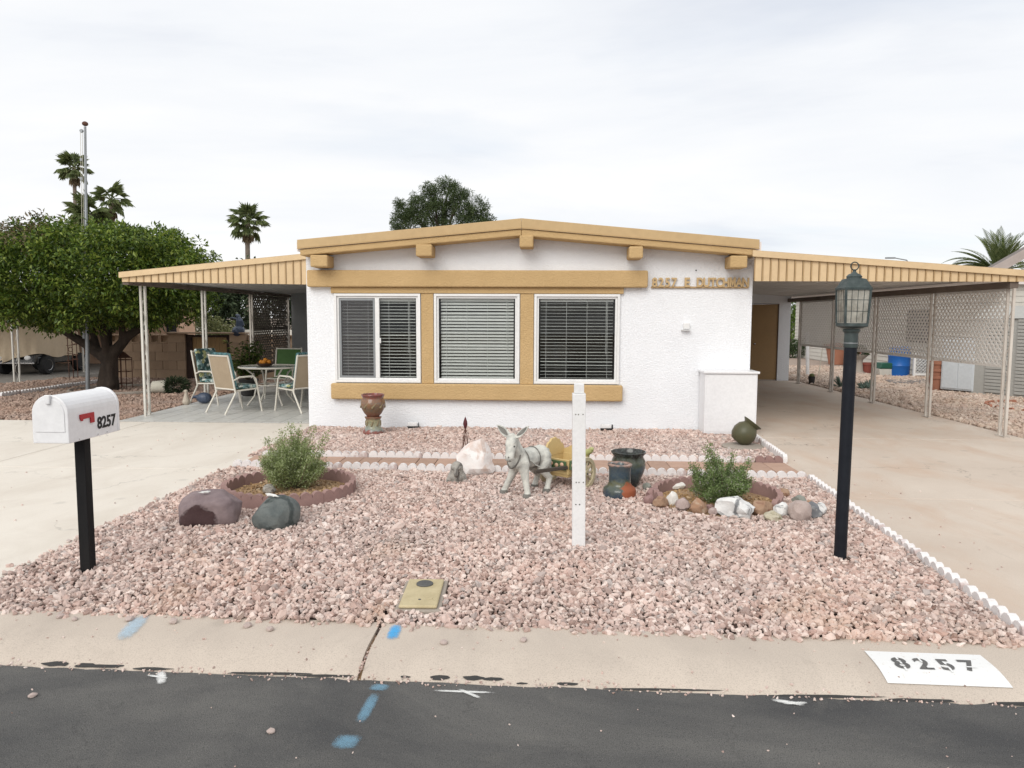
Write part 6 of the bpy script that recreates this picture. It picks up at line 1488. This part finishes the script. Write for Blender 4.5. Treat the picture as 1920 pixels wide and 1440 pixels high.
MB().lathe([(.17, 0), (.17, .04), (.12, .08), (.10, .40), (.13, .46), (.25, .56), (.26, .6), (.22, .58), (0, .55)], 22).build('pedestal', 'grey_slab', pd, smooth=50)
rg = np.random.RandomState(91); d = rnd_dirs(500, rg); d[:, 2] = abs(d[:, 2]); leafmesh('plant', d*[.18, .18, .2]+[0, 0, .58], d, rnd_dirs(500, rg), .12, .03, 'hedge_leaf', pd)
def tpot(label, loc, s_, mat='terracotta', group=None, saucer=False):
    t = T('clay_pot', label, 'flower pot', loc, 0, group)
    MB().lathe([(.6*s_, 0), (.85*s_, 1.35*s_), (.97*s_, 1.36*s_), (1.0*s_, 1.7*s_), (.9*s_, 1.7*s_), (.8*s_, 1.3*s_), (0, 1.2*s_)], 26).build('pot', mat, t, smooth=40)
    return t
tpot('wide terracotta pot behind the lamp post in the side yard', (10.9, 28.4, 0), .45)
tpot('round terracotta pot far back near the green tree', (12.1, 33.5, 0), .38)
tpot('dark terracotta tub between the pedestal and the green lid', (11.3, 27.2, 0), .33, 'terracotta_dark')
tpot('dark red terracotta pot left of the blue barrel', (10.05, 23.7, .0), .2, 'terracotta_dark')
for k in range(3): tpot(['lowest terracotta pot of the stack beside the white locker', 'middle terracotta pot of the stack beside the white locker', 'topmost terracotta pot of the stack beside the white locker'][k], (9.38, 18.25, k*.17), .21, 'terracotta', 'stacked clay pots')
mtt = tag(MB().prism([(9.0, 19.7), (10.4, 19.9), (10.6, 21.2), (9.4, 21.0)], 0, .03, 'z').build('mat', 'roof_grey', fixn=True), 'dark flat mat lying on the stones before the lattice fence', 'mat')
def spiky(label, loc, n, L_, seed, mat='agave_leaf', name='agave'):
    rg = np.random.RandomState(seed); t = T(name, label, 'plant', loc)
    for k in range(n):
        a = rg.uniform(0, 6.28); el = rg.uniform(.35, 1.4); u = Vector((math.cos(a)*math.cos(el), math.sin(a)*math.cos(el), math.sin(el))); p = Vector((rg.normal(0, .02), rg.normal(0, .02), 0))
        MB().tube([p, p+u*L_*.5, p+u*L_*.85+Vector((0, 0, -.02)), p+u*L_+Vector((0, 0, -.03))], [.018, .02, .01, .002], 5).build('blade', mat, t, smooth=60)
spiky('spiky blue-green agave beside the carport posts', (7.35, 18.75, 0), 18, .34, 3)
spiky('low clump of grey-green blades right of the agave', (7.66, 18.2, 0), 22, .24, 4, name='blade_clump')
spiky('second clump of upright blades beside the agave', (7.9, 18.5, 0), 18, .26, 5, name='blade_clump')
bpt = T('black_pot', 'small black pot with a yellow cactus by the last carport post', 'flower pot', (6.95, 19.7, 0))
MB().lathe([(.06, 0), (.085, .16), (.09, .2), (.0, .18)], 16).build('pot', 'plant_pot_dark', bpt, smooth=40); MB().ell((0, 0, .22), (.07, .07, .06)).build('cactus', 'ball_leaf', bpt, smooth=60)
pip = tag(MB().tube([(7.85, 22.6, 0), (7.80, 22.62, 1.3)], .05, 10).build('white_pipe', 'white_paint', smooth=40), 'thick white pipe standing behind the last carport post', 'pipe')
stk = tag(MB().tube([(7.9, 21.86, 0), (8.02, 21.86, 1.2)], .012, 6).build('garden_stake', 'rope'), 'thin leaning cane stuck in the side yard stones', 'stake')
rb = MB(); e_ = edger_mesh(4, .105, bend=1.0); e_.materials.append(MATS['terracotta'])
t = T('tree_well', 'low curved red edging round a bare patch near the shed', 'edging', (9.6, 14.6, 0))
for k in range(9): a = 1.2+k*.55; inst('edger', e_, t, (1.0*math.cos(a), 1.0*math.sin(a), -.04), a-math.pi/2)
sl = T('street_light', 'distant grey street light arm above the carport roof', 'street light', (30.2, 64, 0))
MB().tube([(0, 0, 0), (0, 0, 6.1), (-.25, 0, 6.55), (-1.3, 0, 6.75)], [.09, .07, .05, .04], 8).build('pole', 'galvanised', sl, smooth=50); MB().box(-2.0, -1.2, -.12, .12, 6.68, 6.8).build('lamp_head', 'galvanised', sl, bevel=.04)
# far closing fences so that nothing shows the bare plain
for x0, x1, y, lab in ((-60, -20, 44, 'long pale wall closing the view far behind the golf cart'), (6.8, 60, 50, 'long pale wall closing the view far behind the side yard')):
    tag(MB().box(x0, x1, y, y+.2, -.1, 1.9).build('far_wall', 'siding_grey'), lab, 'wall')
